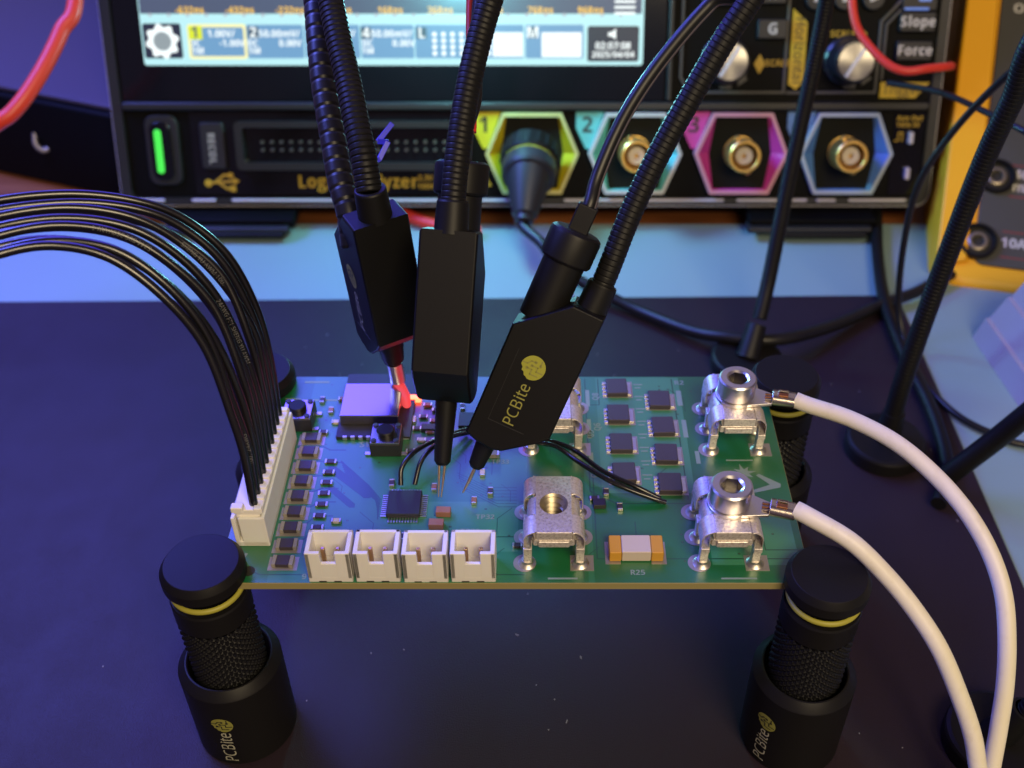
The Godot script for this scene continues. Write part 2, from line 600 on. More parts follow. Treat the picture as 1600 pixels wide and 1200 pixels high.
	M.blue_glint = mk(0.03, 0.03, 0.9, 0.4)  # blue reflection on a cable, kept as a solid colour

func setting() -> void:
	var wall := MB.new().box(T(0, 300, -322), Vector3(1800, 900, 20), 0.0)
	tag(put("wall", wall, M.wall, null, Vector3(0, 0, -322)), "", "", "", "structure")
	var desk := MB.new().box(T(0, -17.2, 60), Vector3(1700, 28, 744), 1.5)
	tag(put("desk", desk, M.wood, null, Vector3(0, -31, 60)), "brown wooden desk top under the pale blue work mat", "desk")
	var bm := MB.new().prism(Transform3D(Basis(Vector3.RIGHT, -PI / 2), Vector3(0, 0, 0)), rrect(-420, -330, 420, 157, 8, 6), -3.1, -1.05, 0.4)
	tag(put("work_mat", bm, M.blue_mat, null, Vector3(0, -3.1, 0)), "large pale blue silicone work mat under the oscilloscope and the black plate", "mat")
	var pb := PackedVector2Array([Vector2(-420, 109.5), Vector2(101.0, 116.1), Vector2(104.6, 112.6), Vector2(105.4, -280), Vector2(-420, -280)])
	var bk := MB.new().prism(Transform3D(Basis(Vector3.RIGHT, -PI / 2), Vector3(0, 0, 0)), pb, -1.0, 0.0, 0.25)
	tag(put("base_plate", bk, M.mat, null, Vector3(-150, -1.0, 80)), "matt black flat base plate that the board holders stand on", "base plate")

# local frame of the tilted front panel: x right, y up the panel, z out of it
func hexagon(cx: float, cy: float, tw: float, mw: float, hh: float) -> PackedVector2Array:
	return PackedVector2Array([Vector2(cx - tw, cy - hh), Vector2(cx + tw, cy - hh), Vector2(cx + mw, cy), Vector2(cx + tw, cy + hh), Vector2(cx - tw, cy + hh), Vector2(cx - mw, cy)])

func oscilloscope() -> void:
	var o := thing("oscilloscope", "black oscilloscope with lit screen and four coloured hexagonal input sockets", "oscilloscope", Vector3(-4.1, 7.5, -154.6))
	o.rotation.x = -deg_to_rad(20.7)
	var I := Transform3D()
	# case: slanted front, level underside
	var side := PackedVector2Array([Vector2(-2.5, 0), Vector2(-2.5, 157), Vector2(-95, 157), Vector2(-70, -27), Vector2(-20, -7)])
	var case_xf := Transform3D(Basis(Vector3(0, 0, 1), Vector3(0, 1, 0), Vector3(-1, 0, 0)), Vector3(0, 0, 0))
	put("case", MB.new().prism(case_xf, side, -125.6, 125.6, 1.2), M.scope_black, o)
	var fr := put("front_frame", MB.new().ring(I, rrect(-126.3, -0.2, 126.0, 160, 4, 5), rrect(-123.2, 2.0, 123.2, 157, 2.5, 5), -4.0, 0.6, -1.0), M.scope_grey, o)
	put("edge_trim", MB.new().ring(I, rrect(-126.9, -0.8, 126.6, 160.6, 4.4, 5), rrect(-126.3, -0.2, 126.0, 160, 4, 5), -5.0, -0.6, -0.6), M.bezel_light, fr)
	put("front_panel", MB.new().prism(I, rect(-123.4, 1.9, 123.4, 157.2), -3.0, -0.6), M.scope_black, o)
	# trim strip, cut in pieces, along the bottom
	for seg in [[-121.5, -113, 0], [-104.5, -97, 0], [-92, -58.5, 0], [-56, -26, 0], [-25, 2, 0], [12, 31, 0], [37, 62, 0], [66, 88, 0], [91, 97, 0], [101, 119, 0]]:
		put("bottom_strip", MB.new().box(T((seg[0] + seg[1]) * 0.5, 1.35, 0.75), Vector3(seg[1] - seg[0], 0.9, 0.5), 0.2), M.bezel_light, o)
	# horizontal bar between the screen and the sockets
	put("divider_bar", MB.new().box(T(0, 30.0, 0.3), Vector3(246, 2.6, 2.4), 0.7), M.scope_grey, o)
	put("screen_border", MB.new().prism(I, rect(-122.6, 31.6, 42.2, 156.5), -0.6, 0.2, 0.15), M.gloss_black, o)
	put("divider_post", MB.new().box(T(43.6, 94, 0.3), Vector3(1.6, 125, 1.8), 0.5), M.scope_grey, o)
	_screen(o)
	# power key
	var pk := put("power_key", MB.new().prism(I, rrect(-117.0, 6.0, -106.6, 27.4, 3.0), -0.6, 0.8, 0.5, -1.0, false), M.scope_grey, o)
	put("key_cap", MB.new().prism(I, rrect(-115.4, 7.6, -108.8, 25.4, 2.6), 0.8, 1.5, 0.4, -1.0, false), M.gloss_black, pk)
	put("indicator_light", MB.new().prism(I, rrect(-113.9, 9.8, -111.7, 23.2, 1.05, 5), 1.5, 1.8, 0.2, -1.0, false), glow(0.07, 0.95, 0.08, 1.0), pk)
	# left dark recess: usb flap, analyser socket
	put("input_recess", MB.new().prism(I, rect(-103, 3.0, -20, 28.2), -0.6, -0.15), M.gloss_black, o)
	var uf := put("flap", MB.new().prism(I, rrect(-100.2, 11.0, -92.6, 25.2, 1.0), -0.15, 1.0, 0.5, -1.0, false), M.key, o)
	put("lettering", write(MB.new(), "RECOL", 2.2, Transform3D(Basis(Vector3.FORWARD, PI / 2), Vector3(-96.6, 17.4, 1.04))), M.print_white, uf)
	var us := MB.new()
	line2(us, I, [Vector2(-99.0, 6.6), Vector2(-91.0, 7.2)], 0.8, -0.15, 0.0)
	line2(us, I, [Vector2(-97.0, 6.8), Vector2(-94.0, 9.0), Vector2(-92.4, 9.0)], 0.8, -0.15, 0.02)
	line2(us, I, [Vector2(-96.0, 6.8), Vector2(-93.4, 4.9), Vector2(-91.9, 4.9)], 0.8, -0.15, 0.04)
	us.prism(I, circle(-99.0, 6.6, 1.2, 12), -0.15, 0.06); us.prism(I, circle(-92.0, 9.0, 0.9, 12), -0.15, 0.06); us.prism(I, rect(-92.4, 4.0, -90.6, 5.8), -0.15, 0.06)
	us.prism(I, PackedVector2Array([Vector2(-91.2, 6.0), Vector2(-89.2, 7.2), Vector2(-91.2, 8.4)]), -0.15, 0.06)
	put("symbol", us, M.txt_yellow, o)
	var sk := put("analyser_socket", MB.new().ring(I, rrect(-89, 10.9, -17.2, 25.6, 1.5), rrect(-86.6, 13.2, -19.6, 23.8, 1.0), -0.15, 2.6, 0.0), M.scope_grey, o)
	put("socket_floor", MB.new().prism(I, rect(-86.8, 13.0, -19.4, 24.0), -0.14, 0.02), M.gloss_black, sk)
	var pins := MB.new()
	for k in 20:
		for row in [16.9, 19.3]:
			pins.box(T(-81.0 + k * 2.95, row, 0.8), Vector3(0.8, 0.8, 1.7), 0.15)
	put("pins", pins, mk(0.3, 0.28, 0.22, 0.35, 0.8), sk)
	put("lettering", write(MB.new(), "Logic Analyzer", 3.9, T(-52.5, 7.0, -0.1)), M.txt_yellow, o)
	put("lettering", write(MB.new(), "3.3V Max", 1.7, T(-28.6, 8.2, -0.1)), M.txt_yellow, o)
	put("lettering", write(MB.new(), "1MHz BW", 1.7, T(-28.6, 5.6, -0.1)), M.txt_yellow, o)
	put("warning_mark", MB.new().ring(I, PackedVector2Array([Vector2(-14.8, 5.6), Vector2(-10.6, 5.6), Vector2(-12.7, 9.4)]), PackedVector2Array([Vector2(-13.9, 6.1), Vector2(-11.5, 6.1), Vector2(-12.7, 8.4)]), -0.6, -0.4, -0.4), M.txt_yellow, o)
	# four channel sockets
	var cols := [[Color(0.62, 0.5, 0.012), Color(0.6, 0.56, 0.2)], [Color(0.12, 0.5, 0.46), Color(0.55, 0.58, 0.55)], [Color(0.62, 0.05, 0.33), Color(0.66, 0.3, 0.36)], [Color(0.1, 0.24, 0.58), Color(0.42, 0.5, 0.55)]]
	for k in 4:
		var cx: float = [2.0, 33.7, 66.3, 98.6][k]
		var cy := 15.8
		var c0: Color = cols[k][0]
		var c1: Color = cols[k][1]
		var rim := put("channel_rim", MB.new().ring(I, hexagon(cx, cy, 9.1, 14.4, 12.3), hexagon(cx, cy, 8.5, 13.3, 11.2), -0.6, 2.4, 1.6), mk(c1.r, c1.g, c1.b, 0.45), o)
		var slope := MB.new()
		var po := hexagon(cx, cy, 8.5, 13.3, 11.2)
		var pin := hexagon(cx, cy, 7.9, 9.6, 11.0)
		for i in 6:
			var j := (i + 1) % 6
			var mid := (po[i] + po[j]) * 0.5 - Vector2(cx, cy)
			var nn := Vector3(-mid.x, -mid.y, 9.0).normalized()
			slope.quad(Vector3(po[i].x, po[i].y, 2.2), Vector3(po[j].x, po[j].y, 2.2), Vector3(pin[j].x, pin[j].y, -0.4), Vector3(pin[i].x, pin[i].y, -0.4), nn, nn, nn, nn)
		put("coloured_slope", slope, mk(c0.r, c0.g, c0.b, 0.45), rim)
		put("socket_plate", MB.new().prism(I, hexagon(cx, cy, 8.0, 9.8, 11.1), -0.58, -0.36), M.hex_dark, rim)
		var tg := PackedVector2Array([Vector2(cx - 18.2, 28.2), Vector2(cx - 9.6, 28.2), Vector2(cx - 13.6, 17.2), Vector2(cx - 15.2, 17.2), Vector2(cx - 18.2, 23.4)])
		var tp := put("channel_tag", MB.new().prism(I, tg, -0.6, 0.0), mk(c0.r, c0.g, c0.b, 0.5), o)
		put("number", write(MB.new(), str(k + 1), 4.8, T(cx - 14.6, 24.4, 0.05)), M.print_dark, tp)
		if k > 0:
			var bx := Transform3D(Basis(Vector3.RIGHT, PI / 2), Vector3(cx, cy + 0.1, -1.6))
			var bn := put("socket", MB.new().lathe(bx, [Vector2(6.6, 0), Vector2(6.6, 0.8), Vector2(5.2, 1.2), Vector2(4.9, 1.3), Vector2(4.9, 10.4), Vector2(4.6, 10.7), Vector2(4.1, 10.7), Vector2(3.9, 10.4), Vector2(3.9, 5.0)], 28), M.gold, o)
			put("dielectric", MB.new().lathe(bx, [Vector2(2.7, 4.0), Vector2(2.7, 8.9), Vector2(2.4, 9.2), Vector2(0.75, 9.2), Vector2(0.75, 7.0)], 20), M.bnc_dielectric, bn)
			put("contact", MB.new().lathe(bx, [Vector2(0.72, 6.5), Vector2(0.72, 8.0), Vector2(0.4, 8.2), Vector2(0.0, 8.2)], 12), M.gold, bn)
			put("floor_ring", MB.new().lathe(bx, [Vector2(3.9, 4.2), Vector2(0.1, 4.21)], 20), mk(0.3, 0.17, 0.05, 0.5, 0.6), bn)
			for s in [-1.0, 1.0]:
				put("lug", MB.new().lathe(Transform3D(Basis(Vector3.FORWARD, -PI / 2 * s) if false else Basis(Vector3(0, 0, 1), PI / 2 * (s - 1) * 1.0 + 0.35), Vector3(cx, cy, 4.6)), [Vector2(0.9, 4.7), Vector2(0.9, 5.9), Vector2(0.6, 6.1), Vector2(0, 6.1)], 10), M.gold, bn)
	# right-hand keypad
	var ln := MB.new()
	line2(ln, I, [Vector2(47.0, 100), Vector2(47.0, 38.5), Vector2(49.6, 34.0), Vector2(78.4, 34.0), Vector2(78.4, 100)], 0.8, -0.6, 0.1)
	line2(ln, I, [Vector2(79.6, 33.9), Vector2(106.2, 34.0), Vector2(106.2, 54.5), Vector2(112.5, 61.5), Vector2(112.5, 100)], 0.8, -0.6, 0.1)
	line2(ln, I, [Vector2(107.8, 38), Vector2(107.8, 53.6), Vector2(114.2, 60.7), Vector2(114.2, 100)], 0.7, -0.6, 0.1)
	put("outline", ln, M.scope_line, o)
	for kb in [["G", 73.6, 52.4, 8.8, 5.6, 3.2], ["Slope", 116.6, 54.4, 10.6, 5.6, 2.9], ["Force", 116.4, 46.2, 10.6, 5.6, 2.9], ["R", 72.8, 62.3, 8.8, 5.6, 3.0], ["Math", 57.2, 61.9, 9.4, 5.6, 2.7]]:
		var ky := put("key", MB.new().prism(I, rrect(kb[1] - kb[3] * 0.5, kb[2] - kb[4] * 0.5, kb[1] + kb[3] * 0.5, kb[2] + kb[4] * 0.5, 0.7), -0.6, 1.6, 0.4, -1.0, false), M.key, o)
		put("lettering", write(MB.new(), kb[0], kb[5], T(kb[1], kb[2] + 0.1, 1.66)), M.key_print, ky)
	for kx in [86.2, 94.6, 103.0]:
		var rk := put("round_key", MB.new().prism(I, circle(kx, 61.0, 3.4, 24), -0.6, 1.5, 0.5, -1.0, false), M.key, o)
		put("mark", MB.new().prism(I, PackedVector2Array([Vector2(kx - 1.2, 59.9), Vector2(kx + 1.4, 61.0), Vector2(kx - 1.2, 62.2)]) if kx > 100 else rect(kx - 1.0, 60.0, kx + 1.0, 62.2), 1.5, 1.56), M.key_print, rk)
	var lk := put("lit_key", MB.new().prism(I, rrect(111.6, 57.6, 121.8, 63.4, 0.7), -0.6, 1.2, 0.3, -1.0, false), M.key, o)
	put("key_light", MB.new().prism(I, rect(112.2, 57.75, 119.4, 58.45), 1.2, 1.26), glow(0.16, 0.33, 1.0, 0.6), lk)
	put("key_display", MB.new().prism(I, rrect(116.2, 60.2, 120.0, 63.0, 0.5), 1.2, 1.26), glow(0.2, 0.36, 1.0, 0.6), lk)
	var ht := put("yellow_tag", MB.new().prism(I, PackedVector2Array([Vector2(79.7, 58.2), Vector2(79.7, 36.4), Vector2(82.0, 34.9), Vector2(84.2, 37.0), Vector2(84.2, 54.2)]), -0.6, 0.0), M.tag_yellow, o)
	put("lettering", write(MB.new(), "Horizontal", 3.0, Transform3D(Basis(Vector3(0, 0, 1), -PI / 2), Vector3(82.1, 46.2, 0.05)), false), M.print_dark, ht)
	var tt := put("yellow_tag", MB.new().prism(I, PackedVector2Array([Vector2(107.7, 32.4), Vector2(118.6, 32.4), Vector2(122.6, 37.0), Vector2(107.7, 37.0)]), -0.6, 0.0), M.tag_yellow, o)
	put("lettering", write(MB.new(), "Trigger", 2.7, T(114.4, 34.8, 0.05), false), M.print_dark, tt)
	for kn in [[60.1, 43.4], [97.1, 43.4]]:
		var kx := Transform3D(Basis(Vector3.RIGHT, PI / 2), Vector3(kn[0], kn[1], -0.6))
		var kb := put("knob", MB.new().lathe(kx, [Vector2(7.4, 0), Vector2(7.2, 1.0), Vector2(6.6, 1.6), Vector2(6.0, 9.4), Vector2(5.7, 9.9), Vector2(5.2, 10.0)], 36), M.knob_black, o)
		var kf := MB.new()
		for q in 48:
			var a0 := TAU * q / 48
			var a1 := TAU * (q + 1) / 48
			var z := 9.42
			kf.tri(Vector3(kn[0], kn[1], z), Vector3(kn[0] + cos(a0) * 5.2, kn[1] + sin(a0) * 5.2, z), Vector3(kn[0] + cos(a1) * 5.2, kn[1] + sin(a1) * 5.2, z), Vector3(0, 0, 1), Vector3(-sin(a0) * 0.10 * sin(a0 * 2.0), cos(a0) * 0.10 * sin(a0 * 2.0), 1).normalized(), Vector3(-sin(a1) * 0.10 * sin(a1 * 2.0), cos(a1) * 0.10 * sin(a1 * 2.0), 1).normalized())
		put("face", kf, M.knob_face, kb)
		put("pointer", MB.new().box(Transform3D(Basis(Vector3(0, 0, 1), -0.55), Vector3(kn[0], kn[1], 9.5)), Vector3(0.9, 10.0, 0.2), 0.08), mk(0.75, 0.74, 0.68, 0.4), kb)
	var yl := MB.new()
	yl.prism(I, PackedVector2Array([Vector2(69.0, 42.3), Vector2(70.7, 45.2), Vector2(72.4, 42.3), Vector2(70.7, 39.4)]), -0.6, -0.5)
	write(yl, "SCALE", 1.9, T(76.2, 42.6, -0.5)); write(yl, "SCALE", 1.9, T(95.2, 51.0, -0.5))
	yl.prism(I, PackedVector2Array([Vector2(88.0, 51.0), Vector2(90.2, 52.8), Vector2(90.2, 49.2)]), -0.6, -0.5)
	yl.prism(I, PackedVector2Array([Vector2(102.4, 51.0), Vector2(100.2, 52.8), Vector2(100.2, 49.2)]), -0.6, -0.5)
	put("yellow_print", yl, M.txt_yellow, o)
	for q in [Vector2(65.6, 36.6), Vector2(103.2, 36.8)]:
		put("arrow_print", MB.new().prism(I, PackedVector2Array([q + Vector2(0.5, 5.0), q + Vector2(1.9, 5.0), q + Vector2(1.0, 1.6), q + Vector2(2.0, 1.4), q + Vector2(-1.2, -0.8), q + Vector2(-0.8, 1.8), q + Vector2(-0.2, 1.8)]), -0.6, -0.5), M.scope_line, o)
		put("dash_print", MB.new().prism(I, rect(q.x - 6.6, q.y - 1.6, q.x - 3.0, q.y - 0.2), -0.6, -0.5), M.scope_line, o)
	# right edge: small ports
	var pt := put("port_recess", MB.new().prism(I, rect(113.2, 3.0, 122.6, 28.2), -0.6, -0.15), M.gloss_black, o)
	put("lettering", write(MB.new(), "Aux Out", 1.5, T(117.8, 26.4, -0.1)), M.txt_yellow, pt)
	put("lettering", write(MB.new(), "1kHz 3V", 1.4, T(117.4, 24.4, -0.1)), M.txt_yellow, pt)
	for q in [20.6, 9.8]:
		put("test_tab", MB.new().box(T(118.2, q, 1.0), Vector3(1.4, 3.6, 2.4), 0.3), M.bezel_light, pt)
	var sq := MB.new()
	line2(sq, I, [Vector2(113.8, 19.6), Vector2(114.8, 19.6), Vector2(114.8, 22.0), Vector2(116.0, 22.0), Vector2(116.0, 19.6)], 0.4, -0.15, 0.0)
	put("symbol", sq, M.txt_yellow, pt)
	# tilt feet
	for fx in [-92.0, 89.5]:
		var ft := put("foot", MB.new().box(Transform3D(Basis(Vector3.RIGHT, deg_to_rad(20.7)), Vector3(fx, -4.0, 0.6)), Vector3(40, 3.4, 9), 0.8), M.scope_black, o)
		put("foot_bar", MB.new().box(Transform3D(Basis(Vector3.RIGHT, deg_to_rad(20.7)), Vector3(fx - 1.0, -6.4, 3.6)), Vector3(39, 2.2, 6), 0.8), M.scope_grey, ft)
		put("foot_pad", MB.new().box(Transform3D(Basis(Vector3.RIGHT, deg_to_rad(20.7)), Vector3(fx + 3.0, -7.4, 2.6)), Vector3(28, 2.0, 9), 0.8), M.rubber, ft)
	# light from the lit screen and key
	var sl := OmniLight3D.new()
	sl.name = "screen_light"
	sl.light_color = Color(0.55, 0.95, 1.0)
	sl.light_energy = 0.0075
	sl.light_size = 0.0
	sl.shadow_enabled = true
	o.add_child(sl)
	sl.position = Vector3(-20, 72, 24) * S

func _screen(o: Node3D) -> void:
	var I := Transform3D()
	var X := func(px: float) -> float: return -114.1 + (px - 229.0) * 0.1929
	var Y := func(py: float) -> float: return 42.9 + (97.0 - py) * 0.1815
	var R := func(x0: float, y0: float, x1: float, y1: float) -> PackedVector2Array: return rect(X.call(x0), Y.call(y1), X.call(x1), Y.call(y0))
	var RR := func(x0: float, y0: float, x1: float, y1: float, r: float) -> PackedVector2Array: return rrect(X.call(x0), Y.call(y1), X.call(x1), Y.call(y0), r, 3)
	var sc := put("screen", MB.new().prism(I, rrect(-114.6, 42.0, 35.3, 150, 0.8), 0.2, 0.32), glow(0.50, 0.86, 0.90, 1.05), o)
	put("screen_graph", MB.new().prism(I, R.call(228, -430, 1000, 21), 0.32, 0.36), glow(0.075, 0.10, 0.17, 1.0), sc)
	var gl := MB.new()
	for k in 26:
		poly2(gl, I, circle(X.call(243 + k * 29.0), Y.call(22.5), 0.55, 8), 0.40)
	for k in 10:
		for j in 60:
			poly2(gl, I, R.call(304 + k * 77.0, -420 + j * 7.0, 307 + k * 77.0, -416 + j * 7.0), 0.37)
	put("screen_grid", gl, glow(0.45, 0.52, 0.58, 1.0), sc)
	var lb := MB.new()
	for k in 9:
		write(lb, "%dns" % (-632 + 200 * k), 2.0, T(X.call(305 + k * 77.0), Y.call(15.5), 0.42))
	put("screen_time_labels", lb, glow(0.95, 0.58, 0.08, 1.1), sc)
	var dk := MB.new()
	dk.prism(I, RR.call(229, 36, 288, 91, 0.6), 0.32, 0.37)
	var dm := glow(0.012, 0.018, 0.04, 1.0)
	put("screen_dark_box", dk, dm, sc)
	put("screen_dark_box", MB.new().prism(I, RR.call(917, 40, 997, 96, 0.7), 0.32, 0.37), dm, sc)
	var bl := MB.new()
	for q in [[389, 477], [479, 564], [566, 648], [650, 818], [821, 911]]:
		bl.prism(I, RR.call(q[0], 38, q[1], 91, 0.5), 0.32, 0.37)
	bl.prism(I, R.call(301, 42, 388, 88), 0.32, 0.41)
	put("screen_blue_box", bl, glow(0.16, 0.36, 0.60, 1.0), sc)
	var yb := MB.new()
	yb.ring(I, RR.call(298, 37, 389, 92, 0.9), RR.call(302.5, 42, 384.5, 87.5, 0.4), 0.32, 0.44, 0.44)
	put("screen_yellow_frame", yb, glow(0.95, 0.9, 0.42, 1.1), sc)
	put("screen_yellow_tab", MB.new().prism(I, R.call(300, 40, 321, 61), 0.44, 0.47), glow(0.72, 0.82, 0.02, 1.05), sc)
	var db := MB.new()
	write(db, "1", 3.2, T(X.call(310), Y.call(50), 0.49))
	for q in [[400, 50], [574, 51], [660, 51], [832, 50]]:
		db.prism(I, R.call(q[0] - 8.0, q[1] - 9.0, q[0] + 8.0, q[1] + 9.0), 0.37, 0.40)
	put("screen_tab", db, glow(0.05, 0.10, 0.15, 1.0), sc)
	var w := MB.new()
	for q in [["2", 400, 50, 3.0], ["4", 574, 51, 3.0], ["L", 660, 51, 3.0], ["M", 832, 50, 3.2], ["1.00V/", 350, 52, 2.0], ["50.00mV/", 440, 52, 2.0], ["50.00mV/", 526, 52, 2.0], ["50.00mV/", 614, 52, 2.0], ["DC", 308, 67, 1.8], ["1M", 312, 79, 1.8], ["-1.00V", 366, 67, 1.9], ["DC", 398, 67, 1.8], ["1M", 400, 79, 1.8], ["0.00V", 456, 67, 1.9], ["DC", 576, 67, 1.8], ["1M", 576, 79, 1.8], ["0.00V", 632, 67, 1.9], ["02:07:08", 957, 71, 2.0], ["2025/04/04", 957, 85, 1.75]]:
		write(w, q[0], q[3], T(X.call(q[1]), Y.call(q[2]), 0.43))
	for a in 8:
		for b in 4:
			poly2(w, I, circle(X.call(680 + a * 14.0), Y.call(53 + b * 10.0), 0.75, 8), 0.41)
	w.prism(I, R.call(770, 50, 817, 88), 0.38, 0.42); w.prism(I, R.call(846, 50, 908, 89), 0.38, 0.42)
	# gear
	var ge := PackedVector2Array()
	var gi := PackedVector2Array()
	for k in 48:
		var a := TAU * k / 48
		var r := 4.6 + 0.5 * clampf(sin(a * 8.0) * 3.0, -1.0, 1.0)
		ge.append(Vector2(X.call(258) + cos(a) * r, Y.call(64) + sin(a) * r)); gi.append(Vector2(X.call(258) + cos(a) * 2.7, Y.call(64) + sin(a) * 2.7))
	w.ring(I, ge, gi, 0.37, 0.45, 0.37)
	# speaker, menu lines
	w.prism(I, PackedVector2Array([Vector2(X.call(949), Y.call(56)), Vector2(X.call(949), Y.call(50)), Vector2(X.call(954), Y.call(50)), Vector2(X.call(961), Y.call(44)), Vector2(X.call(961), Y.call(61)), Vector2(X.call(954), Y.call(56))]), 0.37, 0.43)
	for q in [0.0, 9.0, 18.0]: w.prism(I, R.call(958, 0 + q, 990, 4 + q), 0.36, 0.42)
	put("screen_print", w, glow(0.92, 1.0, 1.0, 1.15), sc)
	put("screen_gear_core", MB.new().prism(I, circle(X.call(258), Y.call(64), 2.7, 24), 0.37, 0.41), glow(0.3, 0.36, 0.38, 1.0), sc)

func multimeter() -> void:
	var o := thing("multimeter", "yellow and grey multimeter leaning back beside the oscilloscope", "multimeter", Vector3(115.2, -0.1, -120.8))
	o.basis = Basis(Vector3(0.9703, 0, 0.2419), Vector3(0.2006, 0.5592, -0.8044), Vector3(-0.1353, 0.829, 0.5426)).orthonormalized()
	var I := Transform3D()
	put("body", MB.new().prism(I, rrect(0, 0, 92, 185, 9, 8), -36, 0, 5.0), M.meter_yellow, o)
	var bumper := PackedVector2Array([Vector2(0.4, 6), Vector2(9.8, 9.0), Vector2(9.8, 27.0), Vector2(11.6, 30.0), Vector2(10.6, 100), Vector2(3, 110), Vector2(0.6, 108)])
	put("bumper", MB.new().prism(I, bumper, -6, 1.8, 1.2), M.meter_yellow, o)
	put("face_plate", MB.new().prism(I, rrect(11.4, 8.6, 86, 172, 3, 5), -1, 0.9, 0.4), M.meter_grey, o)
	for q in [["10A", 11.9, 15.6, 22.0, 16.4], ["400", 15.2, 37.4, 23.5, 39.0]]:
		var jk := put("jack", MB.new().lathe(Transform3D(Basis(Vector3.RIGHT, PI / 2), Vector3(q[1], q[2], 0.8)), [Vector2(5.6, -1), Vector2(5.6, 1.4), Vector2(5.2, 1.8), Vector2(4.6, 1.8), Vector2(4.4, 1.5), Vector2(4.4, 0.1)], 28), M.rubber, o)
		put("contact", MB.new().lathe(Transform3D(Basis(Vector3.RIGHT, PI / 2), Vector3(q[1], q[2], 0.8)), [Vector2(2.9, 0.1), Vector2(2.9, 1.0), Vector2(2.5, 1.2), Vector2(1.9, 1.2), Vector2(1.8, 0.2)], 20), mk(0.35, 0.3, 0.22, 0.4, 0.8), jk)
		put("jack_floor", MB.new().lathe(Transform3D(Basis(Vector3.RIGHT, PI / 2), Vector3(q[1], q[2], 0.8)), [Vector2(4.6, 0.16), Vector2(0.1, 0.17)], 24), M.print_dark, jk)
		put("lettering", write(MB.new(), q[0], 3.0, T(q[3], q[4], 0.96)), M.meter_print, o)
	put("lettering", write(MB.new(), "mA", 3.0, T(23.2, 34.8, 0.96)), M.meter_print, o)
	put("lettering", write(MB.new(), "OFF", 3.4, T(19.4, 96.6, 0.96)), M.meter_print, o)
	var rd := MB.new()
	for q in [[19.4, 41.8, 60, 42.1], [19.4, 31.4, 60, 31.7], [18.6, 19.8, 60, 20.1], [18.6, 11.6, 60, 11.9]]:
		rd.prism(I, rect(q[0], q[1], q[2], q[3]), 0.9, 0.95)
	put("red_lines", rd, M.meter_red, o)

func back_objects() -> void:
	# dark case at the left with a violet-lit lid
	var c := thing("equipment_case", "low black equipment case with a lilac grey lid left of the oscilloscope", "case", Vector3(-136, -2.9, -172.6))
	c.rotation.y = -0.362
	put("body", MB.new().box(T(-75, 16, -60), Vector3(156, 32, 120), 2.0), M.scope_black, c)
	put("lid", MB.new().box(T(-75, 33.0, -60.4), Vector3(153, 2.0, 117), 0.8), M.case_top, c)
	put("catch", MB.new().tube(spline([Vector3(-32.6, 19.5, -0.6), Vector3(-31.9, 16.5, 1.1), Vector3(-30.0, 14.5, 1.0), Vector3(-28.5, 14.6, -0.4)], 0.5), 0.9, 10), mk(0.3, 0.28, 0.24, 0.4, 0.6), c)
	# stepped block on the right
	var st := PackedVector2Array([Vector2(0, 0), Vector2(2.2, 6.4), Vector2(3.3, 6.6), Vector2(6.6, 13.2), Vector2(7.7, 13.4), Vector2(11.2, 20.4), Vector2(60, 20.4), Vector2(60, 0)])
	var b := MB.new().prism(Transform3D(Basis(Vector3(1, 0, 0), Vector3(0, 1, 0), Vector3(0, 0, 1)), Vector3(0, 0, 0)), st, -110, 0, 0.3)
	var bo := put("stepped_block", b, M.grey_block, null, Vector3.ZERO)
	bo.position = Vector3(132.9, -1.0, 12.0) * S
	bo.rotation.y = 0.11
	tag(bo, "lilac grey block with stepped ribs at the right edge of the picture", "block")

# ------------------------------------------------------------------ the circuit board
const BO := Vector3(-4.2, 41.4, 0.0)

func trace(im: Image, pts: Array, w: float, col: Color) -> void:
	for i in pts.size() - 1:
		var a := Vector2((pts[i][0] + 54.0) * 14.0, (pts[i][1] + 26.8) * 14.0)
		var b := Vector2((pts[i + 1][0] + 54.0) * 14.0, (pts[i + 1][1] + 26.8) * 14.0)
		var n := maxi(1, int(a.distance_to(b) / 2.0))
		var h := w * 7.0
		for k in n + 1:
			var p := a.lerp(b, float(k) / n)
			im.fill_rect(Rect2i(int(p.x - h), int(p.y - h), int(h * 2.0), int(h * 2.0)), col)

